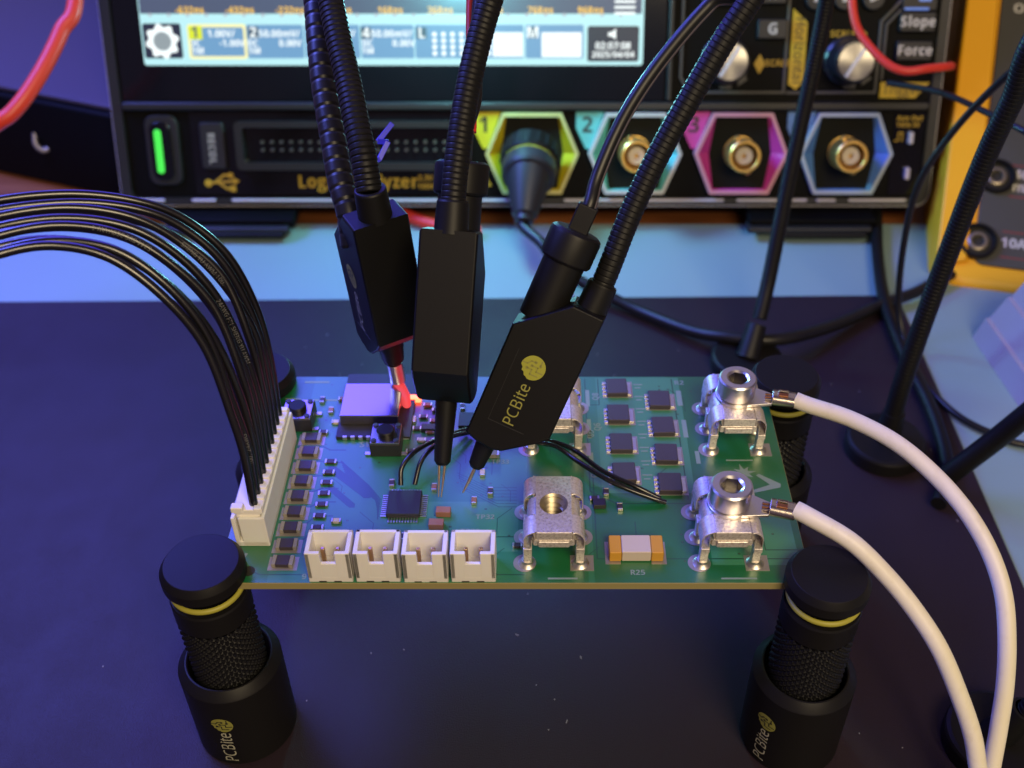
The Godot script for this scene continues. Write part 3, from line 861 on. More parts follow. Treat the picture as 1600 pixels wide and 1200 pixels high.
func board_texture() -> ImageTexture:
	var im := Image.create(1394, 756, false, Image.FORMAT_RGB8)
	var gap := Color(0.05, 0.28, 0.17)
	var cop := Color(0.16, 0.46, 0.31)
	var pale := Color(0.24, 0.52, 0.38)
	im.fill(cop)
	for r in [[-54, -26.8, -45.5, 27.2], [-2.2, -10, 8.4, 27.2], [9.4, 22.6, 45, 25.6], [26, -26.8, 46, 27.2]]:
		trace(im, [[(r[0] + r[2]) * 0.5, r[1]], [(r[0] + r[2]) * 0.5, r[3]]], r[2] - r[0], Color(0.09, 0.40, 0.22))
	for r in [[12, -26, 28, 6], [30, 12, 44, 23], [-22, 9, -4, 20], [-37, -2, -29, 9]]:
		for k in 40:
			trace(im, [[r[0], lerpf(r[1], r[3], k / 39.0)], [r[2], lerpf(r[1], r[3], k / 39.0)]], 0.9, pale if r[0] != -37 else cop)
	# buses of fine tracks
	for k in 9:
		trace(im, [[-37 + k * 0.2, -2 + k * 0.55], [-31 + k * 0.25, 4.5 + k * 0.5], [-28.5, 8 + k * 0.6]], 0.22, gap)
	for k in 7:
		trace(im, [[-15 + k * 0.2, 1.2 + k * 0.7], [-9 + k * 0.3, 5 + k * 0.8], [-4.0, 5 + k * 0.8]], 0.2, gap)
		trace(im, [[-45 + k * 0.1, -6 + k * 4.0], [-41, -6 + k * 4.0], [-39.5, -5 + k * 3.4], [-36.6, -5 + k * 3.4]], 0.3, gap)
	trace(im, [[-38.5, 0], [-31, 7]], 1.3, gap); trace(im, [[-38, 5], [-33.5, 9.5]], 1.0, gap)
	for l in [[[0, -9], [10, -2], [10, 22], [45, 22]], [[9.4, -26], [9.4, 6], [14, 9], [27, 9]], [[27, -26], [27, 8]], [[-52, 23.0], [-47, 25.5], [-2.5, 25.5]], [[-22.5, 20], [-18, 17], [-4, 17], [-2, 14]], [[39, 9], [39, 20], [45, 20]], [[17, 13.5], [17, 19]], [[-13, -6], [-2, -6]], [[-12, -18], [12, -18], [12, -26]]]:
		trace(im, l, 0.28, gap)
	for k in 90:
		var x := rng.randf_range(-50, 44)
		var z := rng.randf_range(-25, 25)
		trace(im, [[x, z], [x + 0.05, z]], 0.42, gap)
		trace(im, [[x, z], [x + 0.05, z]], 0.2, Color(0.45, 0.42, 0.3))
	for k in 26:
		var x := rng.randf_range(-40, 40)
		var z := rng.randf_range(-25, 20)
		var l := rng.randf_range(2, 7)
		var sx := 1.0 if rng.randf() > 0.5 else -1.0
		trace(im, [[x, z], [x + sx * l * 0.4, z + l * 0.4], [x + sx * l * 0.4, z + l]], 0.2, gap)
	return ImageTexture.create_from_image(im)

func circuit_board() -> void:
	var o := thing("circuit_board", "green circuit board with white sockets and silver screw terminals held above the plate", "circuit board", BO)
	var outline := PackedVector2Array([Vector2(-54, -27.2), Vector2(45.6, -27.2), Vector2(45.6, 26.8), Vector2(-54, 26.8)])
	var up := Transform3D(Basis(Vector3.RIGHT, -PI / 2), Vector3.ZERO)
	put("substrate", MB.new().prism(up, outline, 41.4, 42.96, 0.08), M.fr4, o, BO)
	var mask := mk(1, 1, 1, 0.36, 0, 0.75)
	mask.albedo_texture = board_texture()
	mask.clearcoat_enabled = true
	mask.clearcoat = 0.45
	mask.clearcoat_roughness = 0.22
	M.board = mask
	var t := MB.new()
	t.flat(Vector3(-53.9, 43, 27.1), Vector3(45.5, 43, 27.1), Vector3(45.5, 43, -26.7), Vector3(-53.9, 43, -26.7), Vector3.UP)
	put("solder_mask", t, mask, o, BO)
	silkscreen(o)
	for x in [-34.6, -26.7, -18.75, -10.85]: socket2(o, x)
	header(o)
	terminal(o, 2.5, 23.6, true)
	terminal(o, 32.1, 23.6, false)
	terminal(o, 37.0, -4.3, false)
	terminal(o, 3.0, -4.4, false)
	components(o)

func silkscreen(o: Node3D) -> void:
	var s := MB.new()
	var F := func(x: float, z: float, a: float) -> Transform3D: return Transform3D(Basis(Vector3.UP, a) * Basis(Vector3.RIGHT, -PI / 2), Vector3(x, 43.03, z))
	for q in [["TP33", -7.2, -1.8, 0.0, 1.1], ["9", -39.3, 25.8, 0.0, 1.2], ["TP32", -9.5, 12.2, 0.0, 1.1], ["TP30", -12.0, 15.6, 0.0, 1.1], ["R25", 16.6, 24.9, 0.0, 1.1], ["SW1", -32.0, -6.5, 0.0, 1.5], ["U3", 10.0, -9.5, PI / 2, 1.2], ["C12", 10.2, 1.0, PI / 2, 1.2], ["Q4", 30.0, 4.6, PI / 2, 1.4], ["Q8", 11.3, -20.5, PI / 2, 1.3], ["Q6", 11.3, -11.5, PI / 2, 1.3], ["U2", -1.0, -21.5, 0.0, 1.3], ["R2", 28.4, -24.8, 0.0, 1.3]]:
		write(s, q[0], q[4], F.call(q[1], q[2], q[3]))
	for q in [[9.7, -20, 0.8, 5], [9.7, -11, 0.8, 5.4], [9.8, -2, 0.8, 4.6], [28.0, -20, 1.0, 4.6], [28.2, -11, 0.9, 5], [29.8, -3, 0.8, 3.4], [-50.3, 21.6, 0.5, 2.0], [33.5, 26.2, 6.0, 0.35], [4.0, 26.2, 5.0, 0.35], [37.5, -2.2, 5.0, 0.35], [-45.0, -25.0, 5.0, 0.5], [-44.5, -19.4, 9.0, 0.4], [-49, -19.8, 3.0, 0.35]]:
		s.box(Transform3D(Basis(Vector3.UP, -0.3 if q[0] == -50.3 else 0.0), Vector3(q[0], 43.015, q[1])), Vector3(q[2], 0.03, q[3]), 0.0)
	for k in 7:
		s.box(T(-37.2 + k * 1.6, 43.015, -9.2), Vector3(0.6, 0.03, 1.9), 0.0)
	for k in 8:
		s.box(T(20.0, 43.015, -24.2 + k * 3.7), Vector3(1.8, 0.03, 0.3), 0.0)
		s.box(T(19.9, 43.015, -23.2 + k * 3.7), Vector3(1.2, 0.03, 0.3), 0.0)
	# star emblem: a splash over a wide tick
	var star := PackedVector2Array()
	for k in 16:
		var a := TAU * k / 16.0 + 0.2
		var r := (2.5 if k % 4 == 0 else 2.0) if k % 2 == 0 else 1.0
		star.append(Vector2(cos(a), sin(a)) * r)
	poly2(s, F.call(37.8, 1.2, 0.0), star)
	poly2(s, F.call(39.8, 5.2, 0.0), PackedVector2Array([Vector2(-1.6, -1.3), Vector2(4.2, 0.3), Vector2(4.4, 1.2), Vector2(0.8, 3.8), Vector2(0.2, 3.4), Vector2(2.4, 1.0), Vector2(-1.2, -0.5)]))
	put("silkscreen", s, M.silk, o, BO)
	var g := MB.new()
	for q in [[-48.9, 24.6]]:
		g.lathe(T(q[0], 42.97, q[1]), [Vector2(1.1, 0), Vector2(1.1, 0.05), Vector2(0.9, 0.06), Vector2(0, 0.06)], 20)
	put("mounting_hole", g, M.print_dark, o, BO)

func socket2(o: Node3D, x: float) -> void:
	var b := MB.new()
	var w := 7.4
	b.box(T(x, 43.6, 24.3), Vector3(w, 1.2, 5.4), 0.15)
	b.box(T(x, 46.6, 21.95), Vector3(w, 7.0, 0.7), 0.14)
	for s in [-1.0, 1.0]:
		b.box(T(x + s * (w * 0.5 - 0.4), 46.6, 24.3), Vector3(0.8, 7.0, 5.39), 0.14)
		b.box(T(x + s * 2.45, 46.58, 26.62), Vector3(2.5, 6.96, 0.75), 0.14)
	b.box(T(x, 45.3, 26.6), Vector3(3.0, 4.4, 0.7), 0.14)
	var c := put("socket", b, M.ivory, o, BO)
	c.rotation = Vector3(rng.randf_range(-0.004, 0.004), 0, 0)
	for s in [-1.25, 1.25]:
		put("pin", MB.new().box(T(x + s, 45.6, 24.2), Vector3(0.7, 5.6, 0.7), 0.15), M.gold_pin, c)
		c.get_child(c.get_child_count() - 1).position = -BO * S
		put("slot", MB.new().box(T(x + s - 0.1, 43.18, 26.95), Vector3(1.25, 0.34, 0.12), 0.0), M.print_dark, c)
		c.get_child(c.get_child_count() - 1).position = -BO * S

func header(o: Node3D) -> void:
	var b := MB.new()
	b.box(T(-49.1, 43.6, 5.5), Vector3(5.8, 1.2, 27.2), 0.15)
	for s in [-1.0, 1.0]:
		b.box(T(-49.1 + s * 2.55, 46.5, 5.5), Vector3(0.7, 7.0, 27.19), 0.18)
	b.box(T(-49.1, 46.48, -7.75), Vector3(5.75, 6.98, 0.7), 0.18)
	b.box(T(-48.5, 46.45, 18.75), Vector3(4.5, 6.9, 0.7), 0.18)
	b.box(T(-51.6, 46.2, 18.72), Vector3(0.8, 6.4, 0.68), 0.14)
	put("header", b, M.ivory, o, BO)

func terminal(o: Node3D, cx: float, zf: float, open: bool) -> void:
	var top := 51.4
	var b := MB.new()
	var shoulder := func(s: float, out: float, ztop: float, low: float) -> PackedVector2Array:
		var p := PackedVector2Array([Vector2(cx + s * 3.0, ztop)])
		for k in 7:
			var a := PI / 2 * (1.0 - k / 6.0)
			p.append(Vector2(cx + s * (out - 2.15 + cos(a) * 2.15), ztop - 2.15 + sin(a) * 2.15))
		p.append(Vector2(cx + s * out, low)); p.append(Vector2(cx + s * (out - 1.5), low)); p.append(Vector2(cx + s * (out - 1.5), ztop - 1.9)); p.append(Vector2(cx + s * 3.0, ztop - 1.9))
		return p
	for s in [-1.0, 1.0]:
		b.prism(T(0, 0, 0), shoulder.call(s, 5.15, top, 47.4), zf - 4.3, zf, 0.18)
		b.prism(T(0, 0, 0), shoulder.call(s, 4.5, top - 0.35, 46.6), zf - 8.9, zf - 4.32, 0.1)
		b.prism(T(0, 0, 0), shoulder.call(s, 5.15, top, 47.4), zf - 13.3, zf - 8.92, 0.18)
		# upright legs
		for z in [zf - 0.75, zf - 6.6, zf - 12.5]:
			b.box(T(cx + s * 4.4, 45.2, z), Vector3(1.45, 4.7, 1.4), 0.16)
			b.box(T(cx + s * 4.4, 47.2, z), Vector3(1.5, 1.1, 2.2), 0.14)
	# folded nut plate under the top
	if open:
		b.box(T(cx, top - 2.75, zf - 2.05), Vector3(7.0, 1.65, 3.7), 0.25)
		b.box(T(cx, top - 2.75, zf - 11.2), Vector3(7.0, 1.65, 3.6), 0.25)
	else:
		b.box(T(cx, top - 2.75, zf - 6.7), Vector3(7.0, 1.65, 13.0), 0.25)
	b.box(T(cx, top - 2.8, zf - 0.1), Vector3(5.4, 1.5, 0.7), 0.3)
	if open:
		var poly := PackedVector2Array([Vector2(-3.0, -zf + 0.18), Vector2(3.0, -zf + 0.18), Vector2(3.0, -zf + 13.12), Vector2(-3.0, -zf + 13.12)])
		var cc := Vector2(0, -zf + 6.6)
		var an := around(poly, cc, 48)
		for i in an.size():
			var j := (i + 1) % an.size()
			var p0 := hit(poly, cc, an[i])
			var p1 := hit(poly, cc, an[j])
			var q0 := cc + Vector2(cos(an[i]), sin(an[i])) * 2.4
			var q1 := cc + Vector2(cos(an[j]), sin(an[j])) * 2.4
			b.flat(Vector3(cx + p0.x, top, -p0.y), Vector3(cx + p1.x, top, -p1.y), Vector3(cx + q1.x, top, -q1.y), Vector3(cx + q0.x, top, -q0.y), Vector3.UP)
		b.box(T(cx, top - 0.95, zf - 0.55), Vector3(6.0, 1.88, 1.1), 0.18)
		b.box(T(cx, top - 0.95, zf - 12.75), Vector3(6.0, 1.88, 1.1), 0.18)
	else:
		b.box(T(cx, top - 0.95, zf - 6.65), Vector3(6.0, 1.9, 13.3), 0.18)
	var body := put("screw_terminal", b, M.cast, o, BO)
	if open:
		var pr := [Vector2(1.75, 45.0)]
		for k in 5:
			pr.append(Vector2(2.25, 45.3 + k * 1.05)); pr.append(Vector2(1.6, 45.82 + k * 1.05))
		pr.append(Vector2(2.2, 50.7)); pr.append(Vector2(2.05, 51.0)); pr.append(Vector2(2.42, 51.41))
		pr.reverse()
		put("bore_shade_disc", MB.new().lathe(T(cx, 0, zf - 6.6), [Vector2(1.9, 45.2), Vector2(0.0, 45.21)], 20), M.print_dark, body, BO)  # added dark disc paints the shade inside the through bore
		put("thread", MB.new().lathe(Transform3D(Basis(Vector3(0, 0, 1), 0.0), Vector3(cx, 0, zf - 6.6)), pr, 32, false), mk(0.42, 0.36, 0.25, 0.4, 0.9), body).position = -BO * S
	var sol := MB.new()
	var pad := MB.new()
	for s in [-1.0, 1.0]:
		for z in [zf - 0.75, zf - 6.6, zf - 12.5]:
			var px: float = cx + s * 4.9
			if s > 0 and z > zf - 1.0:
				pad.box(T(px - 0.1, 43.04, z), Vector3(4.0, 0.06, 3.4), 0.0)
			else:
				pad.lathe(T(px, 43.0, z), [Vector2(1.95, 0), Vector2(1.95, 0.06), Vector2(1.85, 0.07), Vector2(0, 0.07)], 24)
			sol.lathe(T(px - s * 0.4, 43.07, z), [Vector2(1.55, 0), Vector2(1.3, 0.22), Vector2(1.05, 0.55), Vector2(0.92, 1.0), Vector2(0.0, 1.1)], 20)
	put("pad", pad, M.pad, body).position = -BO * S
	put("solder", sol, M.solder, body).position = -BO * S

func chip(o: Node3D, called: String, x: float, z: float, w: float, d: float, h: float, m: Material, ends: Material = null, vertical := false) -> void:
	var J := Transform3D(Basis(Vector3.UP, rng.randf_range(-0.05, 0.05)), Vector3(x + rng.randf_range(-0.08, 0.08), 43.05 + h * 0.5, z + rng.randf_range(-0.08, 0.08)))
	var c := put(called, MB.new().box(J, Vector3(w if ends == null or vertical else w * 0.62, h, d if ends == null or not vertical else d * 0.62), 0.08), m, o, BO)
	if ends:
		for s in [-1.0, 1.0]:
			var e := MB.new()
			if vertical: e.box(J * T(0, 0, s * d * 0.41), Vector3(w, h * 1.02, d * 0.19), 0.06)
			else: e.box(J * T(s * w * 0.41, 0, 0), Vector3(w * 0.19, h * 1.02, d), 0.06)
			put("end_cap", e, ends, c).position = -BO * S

func components(o: Node3D) -> void:
	# shielded radio module
	var md := put("radio_module", MB.new().box(T(-31.6, 43.45, -17.2), Vector3(14.2, 0.8, 19.0), 0.1), M.chip, o, BO)
	put("shield", MB.new().box(T(-32.6, 45.0, -16.0), Vector3(11.4, 2.4, 9.8), 0.2), M.shield, md).position = -BO * S
	for k in 8:
		put("edge_contact", MB.new().box(T(-37.0 + k * 1.5, 43.5, -7.8), Vector3(0.8, 0.86, 0.5), 0.05), M.solder, md).position = -BO * S
	# two push buttons
	for q in [[-46.4, -12.8], [-28.7, -5.9]]:
		var bt := put("push_button", MB.new().box(T(q[0], 44.6, q[1]), Vector3(5.8, 3.1, 5.8), 0.2), M.chip, o, BO)
		put("cover", MB.new().box(T(q[0], 46.3, q[1]), Vector3(5.5, 0.4, 5.5), 0.12), M.shield, bt).position = -BO * S
		put("plunger", MB.new().lathe(T(q[0], 46.5, q[1]), [Vector2(1.7, 0), Vector2(1.7, 0.9), Vector2(1.5, 1.1), Vector2(0, 1.1)], 24), M.rubber, bt).position = -BO * S
		for s in [[-1, -1], [1, -1], [-1, 1], [1, 1]]:
			put("rivet", MB.new().lathe(T(q[0] + s[0] * 2.1, 46.5, q[1] + s[1] * 2.1), [Vector2(0.55, 0), Vector2(0.5, 0.25), Vector2(0, 0.3)], 12), M.chip, bt).position = -BO * S
			put("leg", MB.new().box(T(q[0] + s[0] * 3.3, 43.3, q[1] + s[1] * 2.2), Vector3(1.4, 0.4, 0.9), 0.1), M.tin, bt).position = -BO * S
	# column of indicators with their resistors
	for k in 9:
		var z := -8.0 + k * 3.85
		chip(o, "indicator", -43.3, z, 3.6, 2.2, 0.8, M.resistor, M.led_white)
		put("pad", MB.new().box(T(-43.3, 43.03, z + 0.2), Vector3(5.0, 0.05, 3.0), 0.0), M.pad, o, BO)
		if k < 7:
			chip(o, "resistor", -38.8, -1.6 + k * 2.75, 2.2, 1.1, 0.45, M.resistor, M.solder)
	# power transistors
	for k in 4:
		for q in [[15.6, -22.6 + k * 8.15], [23.9, -18.8 + k * 7.75]]:
			var p := put("transistor", MB.new().box(Transform3D(Basis(Vector3.UP, rng.randf_range(-0.04, 0.04)), Vector3(q[0] + rng.randf_range(-0.12, 0.12), 43.65, q[1] + rng.randf_range(-0.12, 0.12))), Vector3(4.2, 1.1, 4.7), 0.16), M.mosfet, o, BO)
			put("pad", MB.new().box(T(q[0] + 0.2, 43.03, q[1]), Vector3(6.0, 0.05, 4.9), 0.0), M.pad, p).position = -BO * S
			for s in 4:
				put("leg", MB.new().box(T(q[0] - 2.3, 43.2, q[1] - 1.7 + s * 1.13), Vector3(1.1, 0.25, 0.6), 0.05), M.tin, p).position = -BO * S
			put("drain_tab", MB.new().box(T(q[0] + 2.35, 43.22, q[1]), Vector3(1.1, 0.3, 3.6), 0.06), M.tin, p).position = -BO * S
	# controller
	var mc := put("controller_chip", MB.new().box(T(-24.0, 43.7, 9.7), Vector3(6.0, 1.1, 6.0), 0.18), M.chip, o, BO)
	for s in 4:
		var e := MB.new()
		for k in 11:
			var p := Vector3(-2.5 + k * 0.5, 0, 3.5)
			e.box(Transform3D(Basis(Vector3.UP, PI / 2 * s), Vector3(-24.0, 43.2, 9.7)) * T(p.x, p.y, p.z), Vector3(0.28, 0.22, 1.1), 0.04)
		put("leg_row", e, M.tin, mc).position = -BO * S
	# large shunt capacitor
	var ca := put("capacitor", MB.new().box(T(16.5, 44.3, 20.6), Vector3(5.0, 2.4, 4.0), 0.2), M.cap_body, o, BO)
	for s in [-1.0, 1.0]:
		put("end_cap", MB.new().box(T(16.5 + s * 3.55, 44.25, 20.6), Vector3(2.1, 2.3, 4.1), 0.2), M.tantalum, ca).position = -BO * S
		put("pad", MB.new().box(T(16.5 + s * 3.9, 43.03, 20.6), Vector3(2.6, 0.05, 5.0), 0.0), M.pad, ca).position = -BO * S
	chip(o, "brown_capacitor", -17.9, 14.6, 2.6, 1.6, 1.3, M.ceramic_brown, null)
	chip(o, "brown_capacitor", -16.9, 11.6, 2.6, 1.5, 1.3, M.ceramic_brown, null)
	# lit red indicator and the crowd of small parts round it
	var led := put("red_led", MB.new().box(T(-24.6, 43.5, -19.3), Vector3(2.4, 1.1, 1.4), 0.15), glow(1.0, 0.08, 0.03, 9.0), o, BO)
	var ol := OmniLight3D.new()
	ol.name = "red_led_light"
	ol.light_color = Color(1.0, 0.1, 0.06)
	ol.light_energy = 0.00006
	ol.light_size = 0.0
	ol.shadow_enabled = true
	led.add_child(ol)
	ol.position = (Vector3(-22.4, 44.6, -17.0) - BO) * S
	var sm := [[-22.0, -17.5], [-20.2, -16.0], [-22.6, -14.0], [-20.4, -12.8], [-23.4, -10.6], [-21.0, -9.8], [-19.0, -14.2], [-24.4, -13.2], [-22.4, -7.4], [-20.0, -6.8], [-24.2, -4.4], [-17.2, -18.2], [-15.0, -17.0], [-9.2, -18.5], [-6.6, -16.0], [-10.4, 1.4], [-8.8, 6.2], [-11.6, 8.6], [-26.8, 4.2], [-19.0, 5.2], [-29.6, 16.6], [-26.6, 17.6], [-23.4, 17.2], [-20.6, 17.8], [-14.2, 17.8], [-39.0, -19.4], [-40.8, -16.0], [-39.4, -12.6], [-41.4, -9.6], [-37.8, -22.6], [-43.0, -19.0], [10.0, 8.0], [12.2, 6.4], [14.4, 10.0], [31.4, 8.2], [28.0, 9.4], [-34.6, 17.2], [-35.6, 13.4], [-3.6, 19.2]]
	for q in sm:
		var v := rng.randf() > 0.5
		var br := rng.randf()
		chip(o, "small_part", q[0], q[1], 1.7 if not v else 0.95, 0.95 if not v else 1.7, 0.6, M.resistor if br > 0.5 else M.cap_body if br > 0.25 else M.ceramic_brown, M.solder, v)
	for q in [[-13.3, -12.6, 4.6, 4.0], [-20.6, -10.6, 4.0, 1.6], [-8.4, -9.4, 3.0, 3.0], [10.8, 9.4, 2.2, 1.8]]:
		chip(o, "small_chip", q[0], q[1], q[2], q[3], 1.0, M.chip)
	for q in [[-8.6, -3.4], [-11.0, -3.6]]:
		chip(o, "small_part", q[0], q[1], 2.4, 1.4, 1.0, M.led_white, M.solder)

# ------------------------------------------------------------------ board holders
func make_holder() -> Node3D:
	var o := thing("board_holder", "", "board holder", Vector3.ZERO, "knurled holders at the corners of the circuit board")
	var I := Transform3D()
	var bs := put("base", MB.new().lathe(I, [Vector2(0, 0), Vector2(8.5, 0), Vector2(9.2, 0.7), Vector2(9.2, 19.9), Vector2(9.05, 20.15), Vector2(7.75, 21.45), Vector2(7.5, 21.5), Vector2(7.3, 21.3), Vector2(7.2, 8.0), Vector2(0, 8.0)], 72), M.anodised, o)
	var cyl := func(p: Vector2, c: Vector2, k: float, lift: float) -> Array:
		var th := -(p.y * k + c.y) / 9.2
		var nn := Vector3(sin(th), 0, cos(th))
		return [nn * (9.2 + lift) + Vector3(0, c.x + p.x * k, 0), nn]
	var lt := MB.new().mapped(text_tris("PCBite", 2.3, false), func(p: Vector2) -> Array: return cyl.call(p, Vector2(6.2, 0.0), 1.0, 0.05))
	put("lettering", lt, M.print_white, bs)
	var lg := MB.new().mapped(finer(emblem_disc(), 3), func(p: Vector2) -> Array: return cyl.call(p, Vector2(13.2, 0.0), 2.0, 0.06))
	put("logo", lg, M.logo_dim, bs)
	put("logo_tracks", MB.new().mapped(finer(emblem_tracks(), 1), func(p: Vector2) -> Array: return cyl.call(p, Vector2(13.2, 0.0), 2.0, 0.11)), M.print_dark, bs)
	put("shaft", MB.new().lathe(I, [Vector2(6.35, 34.6), Vector2(6.6, 34.9), Vector2(6.6, 39.4), Vector2(6.4, 39.8), Vector2(1.6, 39.8), Vector2(1.6, 43.4)], 56), M.anodised, o)
	# knurled grip: a grid of small pyramids
	var N := 28 * 4
	var st := TAU * 6.6 / N
	var rows := int((34.8 - 8.0) / st)
	var kn := MB.new()
	var P := func(i: int, j: int) -> Vector3:
		var a := float(posmod(i + j, 4)) / 4.0
		var b := float(posmod(i - j, 4)) / 4.0
		var d := minf(minf(a, 1.0 - a), minf(b, 1.0 - b))
		var r := 6.26 + minf(d * 1.1, 0.34)
		return Vector3(sin(TAU * i / N) * r, 8.0 + j * st, cos(TAU * i / N) * r)
	for j in rows:
		for i in N:
			var a: Vector3 = P.call(i, j)
			var b: Vector3 = P.call(i + 1, j)
			var c: Vector3 = P.call(i + 1, j + 1)
			var d: Vector3 = P.call(i, j + 1)
			var outw := Vector3(a.x, 0, a.z).normalized()
			for t in [[a, b, c], [a, c, d]] if (i + j) % 2 == 0 else [[a, b, d], [b, c, d]]:
				var g: Vector3 = (t[1] - t[0]).cross(t[2] - t[0]).normalized()
				if g.dot(outw) < 0.0: g = -g
				kn.tri(t[0], t[1], t[2], g, g, g)
	put("knurled_grip", kn, M.knurl, o)
	var tor := MB.new()
	var ring := []
	for k in 17:
		var a := -PI / 2 + PI * k / 16.0
		ring.append(Vector2(5.8 + cos(a) * 0.55, 41.0 + sin(a) * 0.55))
	tor.lathe(I, ring, 56)
	put("yellow_ring", tor, M.ring, o)
	put("cap", MB.new().lathe(I, [Vector2(0, 43.3), Vector2(6.7, 43.3), Vector2(7.0, 43.6), Vector2(7.0, 45.5), Vector2(6.96, 45.6), Vector2(6.2, 46.75), Vector2(6.1, 46.8), Vector2(0, 46.8)], 64), M.anodised, o)
	return o

func board_holders() -> void:
	var h := make_holder()
	var spots := [[-55.9, 25.8, -0.08, "black knurled board holder at the front left corner, its yellow logo facing the viewer"], [47.6, 28.2, -0.85, "black knurled board holder at the front right corner, under the white cable"], [49.4, -23.0, 2.6, "black knurled board holder at the rear right corner, behind the two socket head screws"], [-56.1, -24.2, 2.6, "black knurled board holder at the rear left corner, behind the black wires"]]
	for i in 4:
		var c: Node3D = h
		if i > 0:
			c = h.duplicate()
			c.name = "board_holder_%03d" % i
			add_child(c, true)
		c.position = Vector3(spots[i][0], 0, spots[i][1]) * S
		c.rotation.y = spots[i][2]
		c.set_meta("label", spots[i][3])

# ------------------------------------------------------------------ wire harness
func wire_text(path: PackedVector3Array, r: float, s: String, h: float, start: float, mirror := false) -> MB:
	var fr := MB.frames(path)
	var step := path[0].distance_to(path[1])
	var i0 := clampi(int(start / step), 0, path.size() - 2)
	var eye := (Vector3(0, 186, 146) - path[i0]).normalized()
	var best := 0.0
	var bd := -2.0
	for k in 64:
		var a := TAU * k / 64
		var d: float = (fr[i0][1] * cos(a) + fr[i0][2] * sin(a)).dot(eye)
		if d > bd:
			bd = d; best = a
	return MB.new().mapped(text_tris(s, h, false), func(p: Vector2) -> Array:
		var q := clampf((start + (-p.x if mirror else p.x)) / step, 0.0, path.size() - 1.001)
		var i := int(q)
		var a := best + (p.y if mirror else -p.y) / r
		var nn: Vector3 = fr[i][1] * cos(a) + fr[i][2] * sin(a)
		return [path[i].lerp(path[i + 1], q - i) + nn * (r + 0.035), nn])

func harness() -> void:
	var at := Vector3(-49, 45, 5.5)
	var o := thing("wire_harness", "white plug with a row of ten black wires arching away to the left", "wire harness", at)
	var pl := MB.new()
	pl.box(T(-49.1, 47.9, 5.6), Vector3(4.2, 7.2, 25.6), 0.3)
	pl.box(T(-48.9, 51.0, 5.5), Vector3(5.0, 1.2, 26.4), 0.3)
	put("plug", pl, M.plug, o, at)
	var rib := MB.new()
	for k in 11:
		rib.box(T(-47.2, 51.65, 18.2 - k * 2.5), Vector3(1.5, 0.55, 1.2), 0.25)
	put("plug_ribs", rib, M.plug, o, at)
	put("plug_lip", MB.new().box(T(-50.6, 51.6, 18.2), Vector3(2.2, 1.4, 1.6), 0.3), M.plug, o, at)
	var w0 := [Vector3(-48.2, 48.5, 17.0), Vector3(-48.1, 52.6, 17.0), Vector3(-48.5, 60.4, 15.1), Vector3(-49.8, 67.6, 13.0), Vector3(-52.6, 79.0, 9.9), Vector3(-57.8, 87.6, 8.0), Vector3(-65.0, 93.7, 6.7), Vector3(-72.8, 96.1, 7.3), Vector3(-79.5, 96.2, 9.9), Vector3(-86.0, 94.6, 13.8), Vector3(-112, 78, 26), Vector3(-150, 20, 40), Vector3(-190, 1.2, 50)]
	var w9 := [Vector3(-48.2, 48.5, -5.5), Vector3(-48.0, 52.8, -5.6), Vector3(-48.3, 62.9, -7.9), Vector3(-49.5, 72.3, -10.5), Vector3(-53.4, 82.1, -12.2), Vector3(-59.2, 88.7, -12.5), Vector3(-65.2, 93.0, -10.9), Vector3(-74.1, 96.0, -8.2), Vector3(-84.4, 97.2, -4.1), Vector3(-93.3, 96.1, -0.5), Vector3(-120, 80, 14), Vector3(-155, 20, 34), Vector3(-190, 1.2, 64)]
	for k in 10:
		var t := k / 9.0
		var c := []
		for j in w0.size():
			var tt := t
			if j > 3: tt = clampf(t + sin(k * 2.3 + 0.6) * 0.07, 0.0, 1.0)
			var p: Vector3 = w0[j].lerp(w9[j], tt)
			if j > 2: p += Vector3(sin(k * 1.7 + j) * 0.35, cos(k * 2.9 + j * 0.7) * 0.35, 0)
			c.append(p)
		var path := even(c, 1.2)
		put("wire", MB.new().tube(path, 0.74, 12), M.wire, o, at)
		var w: MeshInstance3D = o.get_child(o.get_child_count() - 1)
		var tx: String = ["", "1007 24AWG", "", "E344 80C 300V VW-1", "", "24AWG FT1 SHENG YU AWM", "", "SHENG YU AWM 1007", "", ""][k]
		if tx:
			put("lettering", wire_text(path, 0.74, tx, 0.72, [0, 12, 0, 52, 0, 27, 0, 38, 0, 0][k], k in [5, 7]), M.print_wire, w, at)

